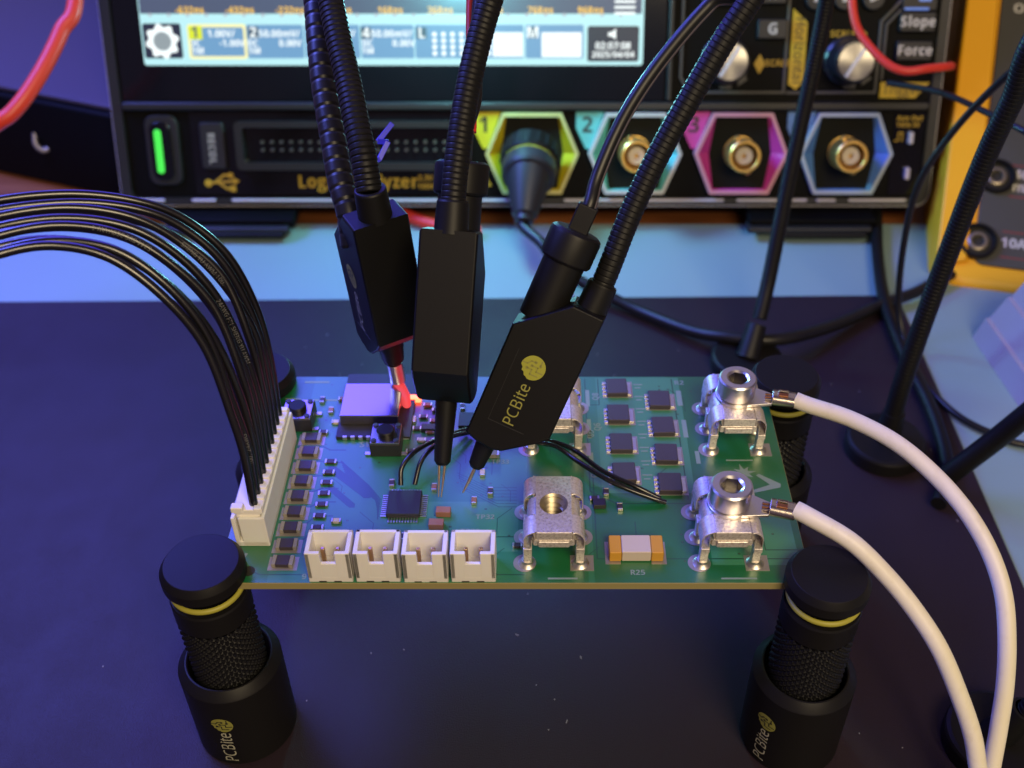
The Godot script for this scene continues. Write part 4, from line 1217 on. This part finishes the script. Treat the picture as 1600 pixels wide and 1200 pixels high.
# ------------------------------------------------------------------ screws, lugs and white cables
func power_cables() -> void:
	var heads := [[Vector3(32.1, 51.4, 17.0), "socket head screw clamping the lug on the front right terminal"], [Vector3(37.0, 51.4, -10.9), "socket head screw clamping the lug on the rear right terminal"]]
	var first: Node3D = null
	for i in 2:
		var o: Node3D
		if i == 0:
			o = thing("cap_screw", "", "screw", Vector3.ZERO, "screws on the silver terminals")
			var hx := PackedVector2Array()
			for k in 6: hx.append(Vector2(cos(TAU * k / 6 + 0.5), sin(TAU * k / 6 + 0.5)) * 1.86)
			var hd := MB.new()
			var hw := MB.new()
			hd.lathe(Transform3D(), [Vector2(3.3, 0.75), Vector2(3.5, 0.95), Vector2(3.5, 4.3), Vector2(3.22, 4.58), Vector2(2.12, 4.58)], 48)
			# chamfered mouth, hexagonal well
			var an := around(hx, Vector2.ZERO, 48)
			for k in an.size():
				var j := (k + 1) % an.size()
				var a0 := Vector2(cos(an[k]), sin(an[k])) * 2.12
				var a1 := Vector2(cos(an[j]), sin(an[j])) * 2.12
				var b0 := hit(hx, Vector2.ZERO, an[k])
				var b1 := hit(hx, Vector2.ZERO, an[j])
				var up := Vector3(-(a0.x + a1.x) * 0.16, 1, (a0.y + a1.y) * 0.16).normalized()
				hd.flat(Vector3(a0.x, 4.58, -a0.y), Vector3(a1.x, 4.58, -a1.y), Vector3(b1.x, 4.3, -b1.y), Vector3(b0.x, 4.3, -b0.y), up)
				var m := -(b0 + b1).normalized()
				var e := (b1 - b0).normalized()
				var wn := Vector3(-e.y, 0, -e.x)
				if wn.dot(Vector3(m.x, 0, -m.y)) < 0.0: wn = -wn
				if b0.distance_to(b1) > 0.001: hw.flat(Vector3(b0.x, 4.3, -b0.y), Vector3(b1.x, 4.3, -b1.y), Vector3(b1.x, 2.2, -b1.y), Vector3(b0.x, 2.2, -b0.y), wn)
				hw.tri(Vector3(0, 2.0, 0), Vector3(b0.x, 2.2, -b0.y), Vector3(b1.x, 2.2, -b1.y), Vector3.UP, Vector3.UP, Vector3.UP)
			put("head", hd, M.steel, o)
			put("hex_socket", hw, mk(0.34, 0.32, 0.3, 0.3, 1.0), o)  # darker steel than the head: the shade of the well put into colour
			put("shank", MB.new().lathe(Transform3D(), [Vector2(1.95, -4.0), Vector2(1.95, 0.8)], 20), M.steel, o)
			write(MB.new(), "0", 1.0, T(0, 0, 0))
			var mk_ := MB.new()
			var up2 := Transform3D(Basis(Vector3.RIGHT, -PI / 2), Vector3(-0.5, 4.6, 2.72))
			write(mk_, "0", 0.65, up2); write(mk_, "1", 0.65, Transform3D(up2.basis, Vector3(0.8, 4.6, 2.66)))
			put("marking", mk_, M.tin, o)
			first = o
		else:
			o = first.duplicate()
			o.name = "cap_screw_001"
			add_child(o, true)
		o.position = heads[i][0] * S
		o.rotation.y = [0.35, 1.25][i]
		o.set_meta("label", heads[i][1])
	var cab := [[heads[0][0], [Vector3(42.6, 53.0, 19.9), Vector3(44.6, 52.7, 21.2), Vector3(51.2, 50.5, 24.7), Vector3(57.0, 46.2, 28.3), Vector3(61.7, 41.8, 32.0), Vector3(65.7, 37.0, 36.1), Vector3(69.2, 30.5, 40.2), Vector3(71.9, 24.3, 44.1), Vector3(74.2, 16.1, 49.7), Vector3(80, 3.0, 64), Vector3(95, 1.6, 90)], "white cable from the front right terminal, curving down nearest the viewer"],
		[heads[1][0], [Vector3(47.6, 52.6, -8.4), Vector3(50.0, 52.4, -7.1), Vector3(56.9, 52.5, -3.1), Vector3(63.7, 52.0, 2.6), Vector3(69.5, 49.7, 8.4), Vector3(74.0, 46.9, 14.7), Vector3(77.3, 42.9, 20.6), Vector3(79.1, 38.3, 25.9), Vector3(79.7, 32.4, 30.8), Vector3(79.8, 25.7, 35.1), Vector3(79.1, 19.0, 39.4), Vector3(77.8, 10.4, 45.3), Vector3(76, 3.0, 54), Vector3(76, 1.7, 80)], "white cable from the rear right terminal, making the wider arch on the right"]]
	for q in cab:
		var c0: Vector3 = q[0]
		var e: Vector3 = q[1][0]
		var o := thing("power_cable", q[2], "cable", c0, "white cables on the board's terminals")
		put("insulation", MB.new().tube(even(q[1], 1.0), 1.52, 20), M.white_cable, o, c0)
		var dir := Vector3(e.x - c0.x, 0, e.z - c0.z).normalized()
		var ang := atan2(-dir.z, dir.x)
		var X := Transform3D(Basis(Vector3.UP, ang), c0)
		var lug := MB.new()
		lug.lathe(X, [Vector2(2.1, 0.03), Vector2(3.75, 0.03), Vector2(3.8, 0.1), Vector2(3.8, 0.62), Vector2(3.7, 0.7), Vector2(2.1, 0.7)], 36)
		var flat_xf := X * Transform3D(Basis(Vector3.RIGHT, -PI / 2), Vector3.ZERO)
		lug.prism(flat_xf, PackedVector2Array([Vector2(2.2, -3.0), Vector2(6.8, -1.5), Vector2(6.8, 1.5), Vector2(2.2, 3.0)]), 0.04, 0.69, 0.12)
		var lg := put("ring_lug", lug, M.steel, o, c0)
		# crimped barrel with two seams and a dent, strands showing at its mouth
		var br := MB.new()
		var xs := Transform3D(Basis(Vector3(0, 0, 1), -0.02), Vector3(0, 0, 0))
		var prof := PackedVector2Array()
		for k in 20:
			var a := TAU * k / 20
			var rr := 1.55 - 0.35 * exp(-pow(wrapf(a - PI / 2, -PI, PI) * 2.0, 2))
			prof.append(Vector2(cos(a) * rr * 1.1, sin(a) * rr * 0.86 + 1.25))
		br.prism(X * xs * Transform3D(Basis(Vector3.UP, PI / 2), Vector3.ZERO), prof, 6.6, 10.9, 0.2)
		put("crimp_barrel", br, M.crimp, o, c0)
		for s in [-1.0, 1.0]:
			put("crimp_dent", MB.new().box(X * Transform3D(Basis(Vector3.RIGHT, s * 0.32), Vector3(8.6, 2.42, s * 0.55)), Vector3(1.9, 0.28, 0.8), 0.13), M.copper if s > 0 else M.crimp, o, c0)
		for k in 5:
			put("strand", MB.new().tube(PackedVector3Array([X * Vector3(5.4, 0.95 + 0.15 * (k % 2), -0.8 + k * 0.4), X * Vector3(6.9, 1.1 + 0.15 * (k % 2), -0.75 + k * 0.38)]), 0.17, 8), M.crimp if k % 2 == 0 else M.copper, o, c0)

# ------------------------------------------------------------------ probes on goosenecks
func head(o: Node3D, xf: Transform3D, at: Vector3, sleeve: float, wide: float, cable_cap: bool, bright_logo: bool) -> void:
	var poly := PackedVector2Array([Vector2(-2.0, 0.0), Vector2(1.4, -0.4), Vector2(3.2, 0.1), Vector2(8.6, 4.2), Vector2(10.4, 6.2), Vector2(10.4, 30.5), Vector2(4.3, 30.6), Vector2(-4.3, 23.1), Vector2(-4.2, 0.8)])
	var hd := put("probe_body", MB.new().prism(xf, poly, -5.0, 5.0, 0.45), M.black, o, at)
	# logo panel: a slightly sunk label field with emblem and lettering
	var fld := MB.new()
	line2(fld, xf, [Vector2(-1.4, 5.0), Vector2(5.6, 5.0)], 0.14, 4.99, 5.05)
	line2(fld, xf, [Vector2(-1.4, 5.0), Vector2(-1.4, 19.5)], 0.1, 4.99, 5.03)
	put("label_edge", fld, M.scope_grey, hd, at)
	var lp := func(p: Vector2, c: Vector2, k: float, z: float) -> Array: return [xf * Vector3(c.x - p.y * k, c.y + p.x * k, z), xf.basis.z.normalized()]
	put("lettering", MB.new().mapped(text_tris("PCBite", 2.1, false), func(p: Vector2) -> Array: return lp.call(p, Vector2(2.3, 9.6), 1.0, 5.06)), M.logo_dim if bright_logo else M.print_white, hd, at)
	put("logo", MB.new().mapped(emblem_disc(), func(p: Vector2) -> Array: return lp.call(p, Vector2(2.3, 17.2), 2.3, 5.06)), M.yellow if bright_logo else M.logo_dim, hd, at)
	put("logo_tracks", MB.new().mapped(emblem_tracks(), func(p: Vector2) -> Array: return lp.call(p, Vector2(2.3, 17.2), 2.3, 5.1)), M.logo_dim if bright_logo else M.print_dark, hd, at)
	put("neck_collar", MB.new().lathe(xf * T(7.6, 30.4, 0), [Vector2(3.0, -0.5), Vector2(2.95, 0.2), Vector2(2.75, 4.8), Vector2(2.6, 5.1), Vector2(2.0, 5.2)], 36), M.rubber, o, at)
	if cable_cap:
		put("cable_boot", MB.new().lathe(xf * T(-0.4, 25.0, 0), [Vector2(3.9, 0), Vector2(3.9, 11.5)], 36), M.rubber, o, at)
		put("cable_cap", MB.new().lathe(xf * T(-0.4, 36.3, 0), [Vector2(3.9, 0), Vector2(4.55, 0.2), Vector2(4.8, 0.6), Vector2(4.8, 5.0), Vector2(4.6, 5.6), Vector2(4.0, 6.0), Vector2(1.6, 6.1)], 40), M.rubber, o, at)
		put("strain_relief", MB.new().box(xf * T(-0.4, 44.4, 0), Vector3(3.7, 5.6, 2.9), 0.3), M.rubber, o, at)
	put("tip_sleeve", MB.new().lathe(xf * T(0, -sleeve, 0), [Vector2(0.3, 0.0), Vector2(1.1 * wide, 0.15), Vector2(1.6 * wide, 0.8), Vector2(1.85 * wide, sleeve * 0.5), Vector2(2.15 * wide, sleeve)], 28), M.rubber, o, at)

func probe_base(o: Node3D, x: float, z: float, at: Vector3, tilt: Vector3) -> void:
	put("base_disc", MB.new().lathe(T(x, 0, z), [Vector2(0, 0), Vector2(9.3, 0), Vector2(9.6, 0.4), Vector2(9.6, 3.4), Vector2(9.3, 3.9), Vector2(8.6, 4.2), Vector2(0, 4.25)], 64), M.anodised, o, at)
	var y := tilt.normalized()
	var xx := y.cross(Vector3(0, 0, 1)).normalized()
	put("neck_socket", MB.new().lathe(Transform3D(Basis(xx, y, xx.cross(y)), Vector3(x, 3.6, z)), [Vector2(3.4, 0), Vector2(3.2, 1.0), Vector2(2.6, 8.8), Vector2(2.55, 9.0), Vector2(2.0, 9.1)], 32), M.rubber, o, at)

func probes() -> void:
	# left probe; a glowing rod shapes the red light reflected below its tip
	var ax := Transform3D(Basis(Vector3(0.4614, 0.061, 0.8851), Vector3(-0.0834, 0.9962, -0.0251), Vector3(-0.8832, -0.0623, 0.4648)), Vector3(-28.71, 57.43, -20.98))
	var at := Vector3(-165, 0, -25)
	var a := thing("test_probe", "leftmost black probe with a short silver tip and a rod for the reflected red glow", "probe", at, "probes on flexible necks")
	head(a, ax, at, 6.0, 1.28, false, false)
	put("silver_tip", MB.new().lathe(ax * T(0, -10.6, 0), [Vector2(1.3, 0), Vector2(1.55, 0.2), Vector2(1.55, 4.6), Vector2(0.9, 4.7)], 28), M.steel, a, at)
	var red := mk(0.8, 0.10, 0.11, 0.55)  # emission paints the LED's red reflected off shield and board
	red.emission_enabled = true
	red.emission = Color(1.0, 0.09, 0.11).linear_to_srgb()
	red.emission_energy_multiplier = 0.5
	put("reflected_red_light", MB.new().tube(PackedVector3Array([ax * Vector3(0, -10.2, 0), ax * Vector3(0.15, -11.5, 0), Vector3(-26.3, 45.2, -18.0), Vector3(-25.9, 43.3, -16.6)]), 1.2, 18, true, PackedFloat32Array([1.15, 1.1, 1.0, 0.8])), red, a, at)
	put("gooseneck", gooseneck([Vector3(-28.3, 92.6, -15.0), Vector3(-29.3, 97.8, -18.9), Vector3(-30.6, 101.4, -23.2), Vector3(-32.2, 105.5, -29.2), Vector3(-34.2, 110.1, -35.7), Vector3(-36.3, 115.6, -43.0), Vector3(-40.0, 126.0, -53.9), Vector3(-62, 172, -62), Vector3(-118, 188, -45), Vector3(-160, 110, -30), Vector3(-165, 10, -25)], 2.25, 1.0, 0.16), M.neck, a, at)
	put("cable", gooseneck([Vector3(-32.4, 80.5, -17.0), Vector3(-33.2, 85.7, -20.5), Vector3(-34.8, 89.1, -24.6), Vector3(-36.7, 94.6, -31.9), Vector3(-38.5, 100.3, -39.2), Vector3(-39.8, 106.1, -46.7), Vector3(-40.9, 111.5, -53.9), Vector3(-43.0, 122.0, -65.3), Vector3(-50, 185, -130), Vector3(-55, 190, -240), Vector3(-60, 60, -288)], 2.35, 2.6, 0.16), M.cable, a, at)
	probe_base(a, -165, -25, at, Vector3.UP)
	# middle probe
	var k := 0.967
	var bx := Transform3D(Basis(Vector3(-0.0738, 0.5047, 0.8601) * k, Vector3(0.0794, 0.8627, -0.4994) * k, Vector3(-0.9941, 0.0314, -0.1037) * k), Vector3(-16.2, 60.3, 0.0))
	at = Vector3(85.9, 0, 30.6)
	var b := thing("test_probe_001", "middle black probe seen edge on, its two gold needles on the brown parts", "probe", at, "probes on flexible necks")
	head(b, bx, at, 12.6, 0.95, true, false)
	for s in [-1.0, 1.0]:
		put("needle", MB.new().tube(PackedVector3Array([bx * Vector3(0, -12.0, s * 0.55), bx * Vector3(0, -15.0, s * 0.42), bx * Vector3(0.1, -18.6, s * 0.25)]), 0.22, 8, true, PackedFloat32Array([0.24, 0.22, 0.12])), M.gold_pin, b, at)
	put("gooseneck", gooseneck([bx * Vector3(7.6, 33, 0), Vector3(-14.0, 93.7, -10.9), Vector3(-13.6, 97.2, -13.5), Vector3(-12.8, 102.1, -17.3), Vector3(-11.4, 108.5, -22.6), Vector3(-9.4, 114.9, -28.0), Vector3(-6.9, 121.6, -32.4), Vector3(-3.0, 132.0, -38.0), Vector3(14, 176, -34), Vector3(52, 190, 0), Vector3(95, 152, 30), Vector3(102, 60, 33), Vector3(89.0, 12.0, 31.2)], 2.1), M.neck, b, at)
	put("cable", MB.new().tube(even([bx * Vector3(-0.4, 43, 0), bx * Vector3(-0.4, 47, 0), Vector3(-10.8, 103.4, -27.0), Vector3(-10.6, 110.5, -34.0), Vector3(-9.6, 118.8, -41.5), Vector3(-6, 132.0, -54), Vector3(0, 185, -120), Vector3(5, 190, -240), Vector3(5, 60, -288)], 1.2), 1.15, 12), M.cable, b, at)
	put("red_sleeve", MB.new().tube(even([Vector3(-11.5, 98.0, -26.0), Vector3(-11.4, 103.0, -31.0), Vector3(-11.8, 108.0, -37.0), Vector3(-11.9, 113.0, -42.5), Vector3(-11.4, 123.1, -52.0)], 1.2), 0.8, 12), M.red_plastic, b, at)
	probe_base(b, 85.9, 30.6, at, Vector3(0.3, 1, 0.05))
	# right probe with the bright logo
	k = 0.934
	var cx := Transform3D(Basis(Vector3(0.9126, -0.3215, 0.2526) * k, Vector3(0.3965, 0.8465, -0.3552) * k, Vector3(-0.0997, 0.4243, 0.9) * k), Vector3(-8.84, 54.66, 4.0))
	at = Vector3(55.5, 0, -82.5)
	var c := thing("test_probe_002", "tilted black probe with a large bright yellow logo, right of the other two", "probe", at, "probes on flexible necks")
	head(c, cx, at, 6.8, 0.95, true, true)
	put("needle", MB.new().tube(PackedVector3Array([cx * Vector3(0, -6.2, 0), cx * Vector3(0, -9.5, 0), cx * Vector3(-0.2, -12.4, 0)]), 0.3, 8, true, PackedFloat32Array([0.32, 0.3, 0.14])), M.gold_pin, c, at)
	put("gooseneck", gooseneck([cx * Vector3(7.6, 33, 0), Vector3(10.9, 81.0, -6.0), Vector3(12.3, 84.3, -7.6), Vector3(15.1, 90.8, -11.1), Vector3(19.1, 98.7, -15.0), Vector3(24.0, 107.0, -18.8), Vector3(29.2, 115.7, -22.2), Vector3(34.2, 123.4, -24.7), Vector3(42, 137, -29.0), Vector3(58, 166, -66), Vector3(68, 140, -106), Vector3(68.5, 109.1, -111.5), Vector3(68.4, 92.7, -112.5), Vector3(68.2, 79.9, -112.5), Vector3(66.7, 62.4, -109.8), Vector3(64.1, 40.0, -104.1), Vector3(61.5, 20.4, -96.7), Vector3(58.8, 11.0, -89.5)], 1.98), M.neck, c, at)
	var cp := even([cx * Vector3(-0.4, 44, 0), cx * Vector3(-0.4, 47.5, 0), Vector3(9.5, 95.0, -15.2), Vector3(12.3, 100.5, -19.2), Vector3(15.6, 105.8, -22.3), Vector3(20.7, 112.1, -25.7), Vector3(27.6, 119.2, -29.0), Vector3(38.5, 128.1, -33.3), Vector3(70, 180, -90), Vector3(80, 190, -240), Vector3(80, 60, -288)], 1.0)
	var cc := put("cable", MB.new().tube(cp, 1.12, 14), M.cable, c, at)
	var sp := PackedVector3Array()
	for q in 60:
		var tg := (cp[q + 1] - cp[q]).normalized()
		var sd := tg.cross((Vector3(0, 186, 146) - cp[q]).normalized()).normalized()
		sp.append(cp[q] + sd * 1.0 + (Vector3(0, 186, 146) - cp[q]).normalized() * 0.35)
	put("seam", MB.new().tube(sp, 0.26, 8), M.case_top, cc, at)
	probe_base(c, 55.5, -82.5, at, Vector3(0.34, 1, -0.72))

func stands_and_cables() -> void:
	var at := Vector3(84.6, 0, -50.3)
	var s := thing("probe_stand", "black disc stand with a flexible neck rising behind the white cables", "stand", at)
	probe_base(s, 84.6, -50.3, at, Vector3(0.02, 1, 0.0))
	put("gooseneck", gooseneck([Vector3(84.6, 11.0, -50.2), Vector3(84.9, 21.4, -50.6), Vector3(86.4, 36.6, -52.3), Vector3(88.5, 54.3, -54.1), Vector3(90.2, 74.5, -54.2), Vector3(91.6, 90.9, -52.3), Vector3(94.0, 112.3, -49.0), Vector3(120, 160, -40), Vector3(170, 120, -20), Vector3(185, 20, -10)], 2.25), M.neck, s, at)
	var r := MB.new().tube(even([Vector3(94.4, 2.7, -37.2), Vector3(96.6, 7.6, -36.0), Vector3(102.9, 18.1, -35.1), Vector3(107.9, 28.6, -33.5), Vector3(116.0, 44.5, -31.2), Vector3(150, 80, -25), Vector3(200, 2, -20)], 1.0), 2.5, 18)
	tag(put("flexible_arm", r, M.rubber, null, Vector3(94.4, 0, -37)), "thick black flexible arm slanting up across the pale blue mat at right", "flexible arm")
	# probe plugged into channel one and its lead
	at = Vector3(-1.0, 12, -152)
	var p := thing("input_plug", "dark ribbed plug in the yellow channel one socket, its black lead crossing the plate", "plug", at)
	var y := Vector3(-0.09, -0.16, 1.0).normalized()
	var x := y.cross(Vector3.UP).normalized()
	var px := Transform3D(Basis(x, y, x.cross(y)), Vector3(-2.0, 23.5, -160.0))
	put("grip_ring", MB.new().lathe(px, [Vector2(8.2, 1.0), Vector2(9.0, 1.6), Vector2(9.0, 7.2), Vector2(8.6, 7.8), Vector2(7.4, 8.2)], 40), M.rubber, p, at)
	var rb := MB.new()
	for q in 20: rb.box(px * Transform3D(Basis(Vector3.UP, TAU * q / 20), Vector3.ZERO) * T(0, 4.4, 9.0), Vector3(1.1, 5.0, 0.8), 0.25)
	put("grip_ribs", rb, M.rubber, p, at)
	put("barrel", MB.new().lathe(px, [Vector2(7.8, 7.0), Vector2(8.4, 9.0), Vector2(8.2, 13.0), Vector2(7.6, 14.0), Vector2(4.0, 14.4)], 36), M.boot, p, at)
	put("colour_band", MB.new().lathe(px, [Vector2(8.35, 8.5), Vector2(8.5, 9.1)], 36), M.tag_yellow, p, at)
	var y2 := Vector3(-0.1, -0.62, 1.0).normalized()
	var x2 := y2.cross(Vector3.UP).normalized()
	put("boot", MB.new().lathe(Transform3D(Basis(x2, y2, x2.cross(y2)), px * Vector3(0, 11.5, 0)), [Vector2(7.2, 0), Vector2(6.4, 4.0), Vector2(3.8, 14.0), Vector2(2.9, 14.5), Vector2(2.9, 16.2), Vector2(2.5, 16.6), Vector2(1.6, 16.6)], 30), M.boot, p, at)
	var b0: Vector3 = px * Vector3(0, 11.5, 0) + y2 * 15.0
	put("lead", MB.new().tube(even([b0, b0 + y2 * 3.0, Vector3(0.6, 11.0, -127.0), Vector3(4.6, 8.4, -121.5), Vector3(11.6, 5.6, -115.5), Vector3(19.7, 4.0, -110.1), Vector3(28.5, 2.9, -104.1), Vector3(41.7, 4.0, -93.5), Vector3(50.5, 5.8, -88.4), Vector3(59.6, 6.4, -86.2), Vector3(68.7, 5.6, -88.6), Vector3(83.1, 3.0, -98.0), Vector3(98.3, 2.0, -108.8), Vector3(113.6, 1.8, -118.0), Vector3(135, 1.2, -140), Vector3(150, 1.0, -200)], 1.2), 1.65, 16), M.cable, p, at)
	for q in [
		["thin_cable", 0.9, M.cable, [Vector3(118, 96, -76), Vector3(109.7, 83.7, -88.0), Vector3(106.7, 75.6, -94.2), Vector3(101.2, 61.0, -99.0), Vector3(96.4, 46.4, -99.8), Vector3(95.6, 30.7, -98.3), Vector3(97.6, 12.0, -97), Vector3(99.5, 3.0, -90.3), Vector3(100.9, 1.3, -75.9), Vector3(105.2, 1.2, -63.2), Vector3(112.6, 0.6, -56.0), Vector3(122.1, 0.4, -51.3), Vector3(160, 0.3, -45)], "thin black cable looping past the multimeter and over the pale blue mat", "cable"],
		["thin_cable_001", 0.85, M.cable, [Vector3(100, 50, -150), Vector3(106.3, 54.8, -135.5), Vector3(109.5, 57.6, -124.8), Vector3(111.9, 61.4, -108.4), Vector3(115.7, 63.8, -93.5), Vector3(124.1, 63.1, -78.7), Vector3(160, 30, -60)], "thin dark cable crossing in front of the multimeter's yellow side", "cable"],
		["flat_lead", 1.8, M.rubber, [Vector3(112, 1.0, -175), Vector3(107.5, 1.6, -155.6), Vector3(102.7, 1.6, -133.6), Vector3(98.8, 2.1, -108.3), Vector3(98.3, 2.1, -84.0), Vector3(99.4, 2.1, -65.7), Vector3(98.9, 2.1, -51.3), Vector3(96.7, 2.1, -39.1), Vector3(92, 2.1, -30)], "black lead lying along the right edge of the black plate", "cable"],
		["red_test_lead", 1.15, M.red_cable, [Vector3(82, 110, -175), Vector3(84.4, 82.5, -154.6), Vector3(85.0, 72.6, -147.1), Vector3(87.1, 67.4, -142.1), Vector3(92.2, 63.3, -134.8), Vector3(97.0, 62.0, -131.3), Vector3(103.5, 62.5, -131.7), Vector3(110.8, 61.2, -136.0), Vector3(117.4, 53.8, -153.2), Vector3(129.4, 40.2, -184.0)], "red test lead sagging across the oscilloscope's knobs", "cable"],
		["red_cable", 2.1, M.red_cable, [Vector3(-170, 30, -100), Vector3(-144.8, 51.8, -113.4), Vector3(-136.5, 56.9, -117.7), Vector3(-130.8, 63.0, -125.5), Vector3(-126.2, 70.8, -135.9), Vector3(-123.3, 79.5, -146.4), Vector3(-130, 120, -190)], "thick red cable curving through the upper left corner", "cable"],
		["red_lead", 2.0, M.red_cable, [Vector3(-75, 1.2, -185), Vector3(-49.7, 1.2, -163.9), Vector3(-41.0, 1.2, -157.2), Vector3(-32.5, 1.2, -152.2), Vector3(-22.4, 1.2, -148.6), Vector3(-18.5, 1.2, -149.5)], "short stretch of red lead lying under the oscilloscope's front edge", "cable"],
	]:
		var c := MB.new().tube(even(q[3], 1.2), q[1], 14)
		var org: Vector3 = q[3][2]
		tag(put(q[0], c, q[2], null, org), q[4], q[5])

func small_things() -> void:
	for q in [
		[[Vector3(22.7, 43.5, 9.1), Vector3(20.0, 44.4, 8.8), Vector3(13.5, 46.0, 6.8), Vector3(7.4, 46.4, 1.9), Vector3(3.3, 45.4, -3.4), Vector3(-0.8, 44.0, -6.3), Vector3(-9.0, 43.6, -9.8)], "thin black jumper wire running across the board to the transistors' lower edge"],
		[[Vector3(21.8, 43.5, 8.2), Vector3(17.0, 45.4, 6.8), Vector3(11.4, 45.8, 3.3), Vector3(7.0, 46.2, -1.2), Vector3(3.4, 45.0, -4.9), Vector3(-2.0, 43.9, -7.8), Vector3(-9.6, 43.6, -10.8)], "second thin black jumper wire, just behind and above the first one"],
		[[Vector3(-25.1, 43.6, 4.9), Vector3(-24.9, 46.0, 2.7), Vector3(-22.6, 47.0, -0.5), Vector3(-18.2, 46.0, -5.3), Vector3(-13.7, 44.0, -9.8)], "thin black wire loop left of the middle probe's needles, the left strand"],
		[[Vector3(-22.6, 43.6, 4.8), Vector3(-21.6, 46.0, 1.4), Vector3(-19.6, 47.0, -1.4), Vector3(-16.6, 46.2, -5.2), Vector3(-12.8, 44.0, -9.0)], "thin black wire loop beside the controller chip, the right strand"],
	]:
		tag(put("jumper_wire", MB.new().tube(even(q[0], 0.5), 0.45, 10), M.wire, null, q[0][0]), q[1], "wire", "thin wires soldered on the circuit board")
	# lint on the black plate
	var l := MB.new()
	for k in 70:
		var p := Vector3(rng.randf_range(-90, 100), 0.06, rng.randf_range(-100, 50))
		var b := Basis(Vector3.UP, rng.randf() * TAU)
		if k < 52: l.box(Transform3D(b, p), Vector3(0.18, 0.12, 0.14), 0.0)
		else: l.box(Transform3D(b, p), Vector3(rng.randf_range(0.4, 1.1), 0.1, 0.1), 0.0)
	tag(put("lint", l, M.lint, null, Vector3(0, 0, -20)), "specks of pale lint scattered on the black plate", "lint", "", "stuff")
	# blue glint off a cable behind the left probe, shaped as a bent strip
	var t := MB.new()
	var tp := [Vector3(-27.4, 91.5, -42.1), Vector3(-30.0, 88.9, -40.2), Vector3(-28.2, 88.8, -40.1), Vector3(-29.8, 86.3, -38.3), Vector3(-32.0, 85.4, -37.0)]
	for i in 4:
		var d: Vector3 = (tp[i + 1] - tp[i])
		var z := d.normalized()
		var x := z.cross(Vector3(0.1, 0.2, 1)).normalized()
		t.box(Transform3D(Basis(x, z, x.cross(z)), (tp[i] + tp[i + 1]) * 0.5), Vector3(1.0, d.length() + 0.3, 0.25 + 0.02 * i), 0.08)
	tag(put("glint_strip", t, M.blue_glint, null, tp[2]), "blue glint on a cable shaped as a small bent strip behind the left probe's neck", "strip")
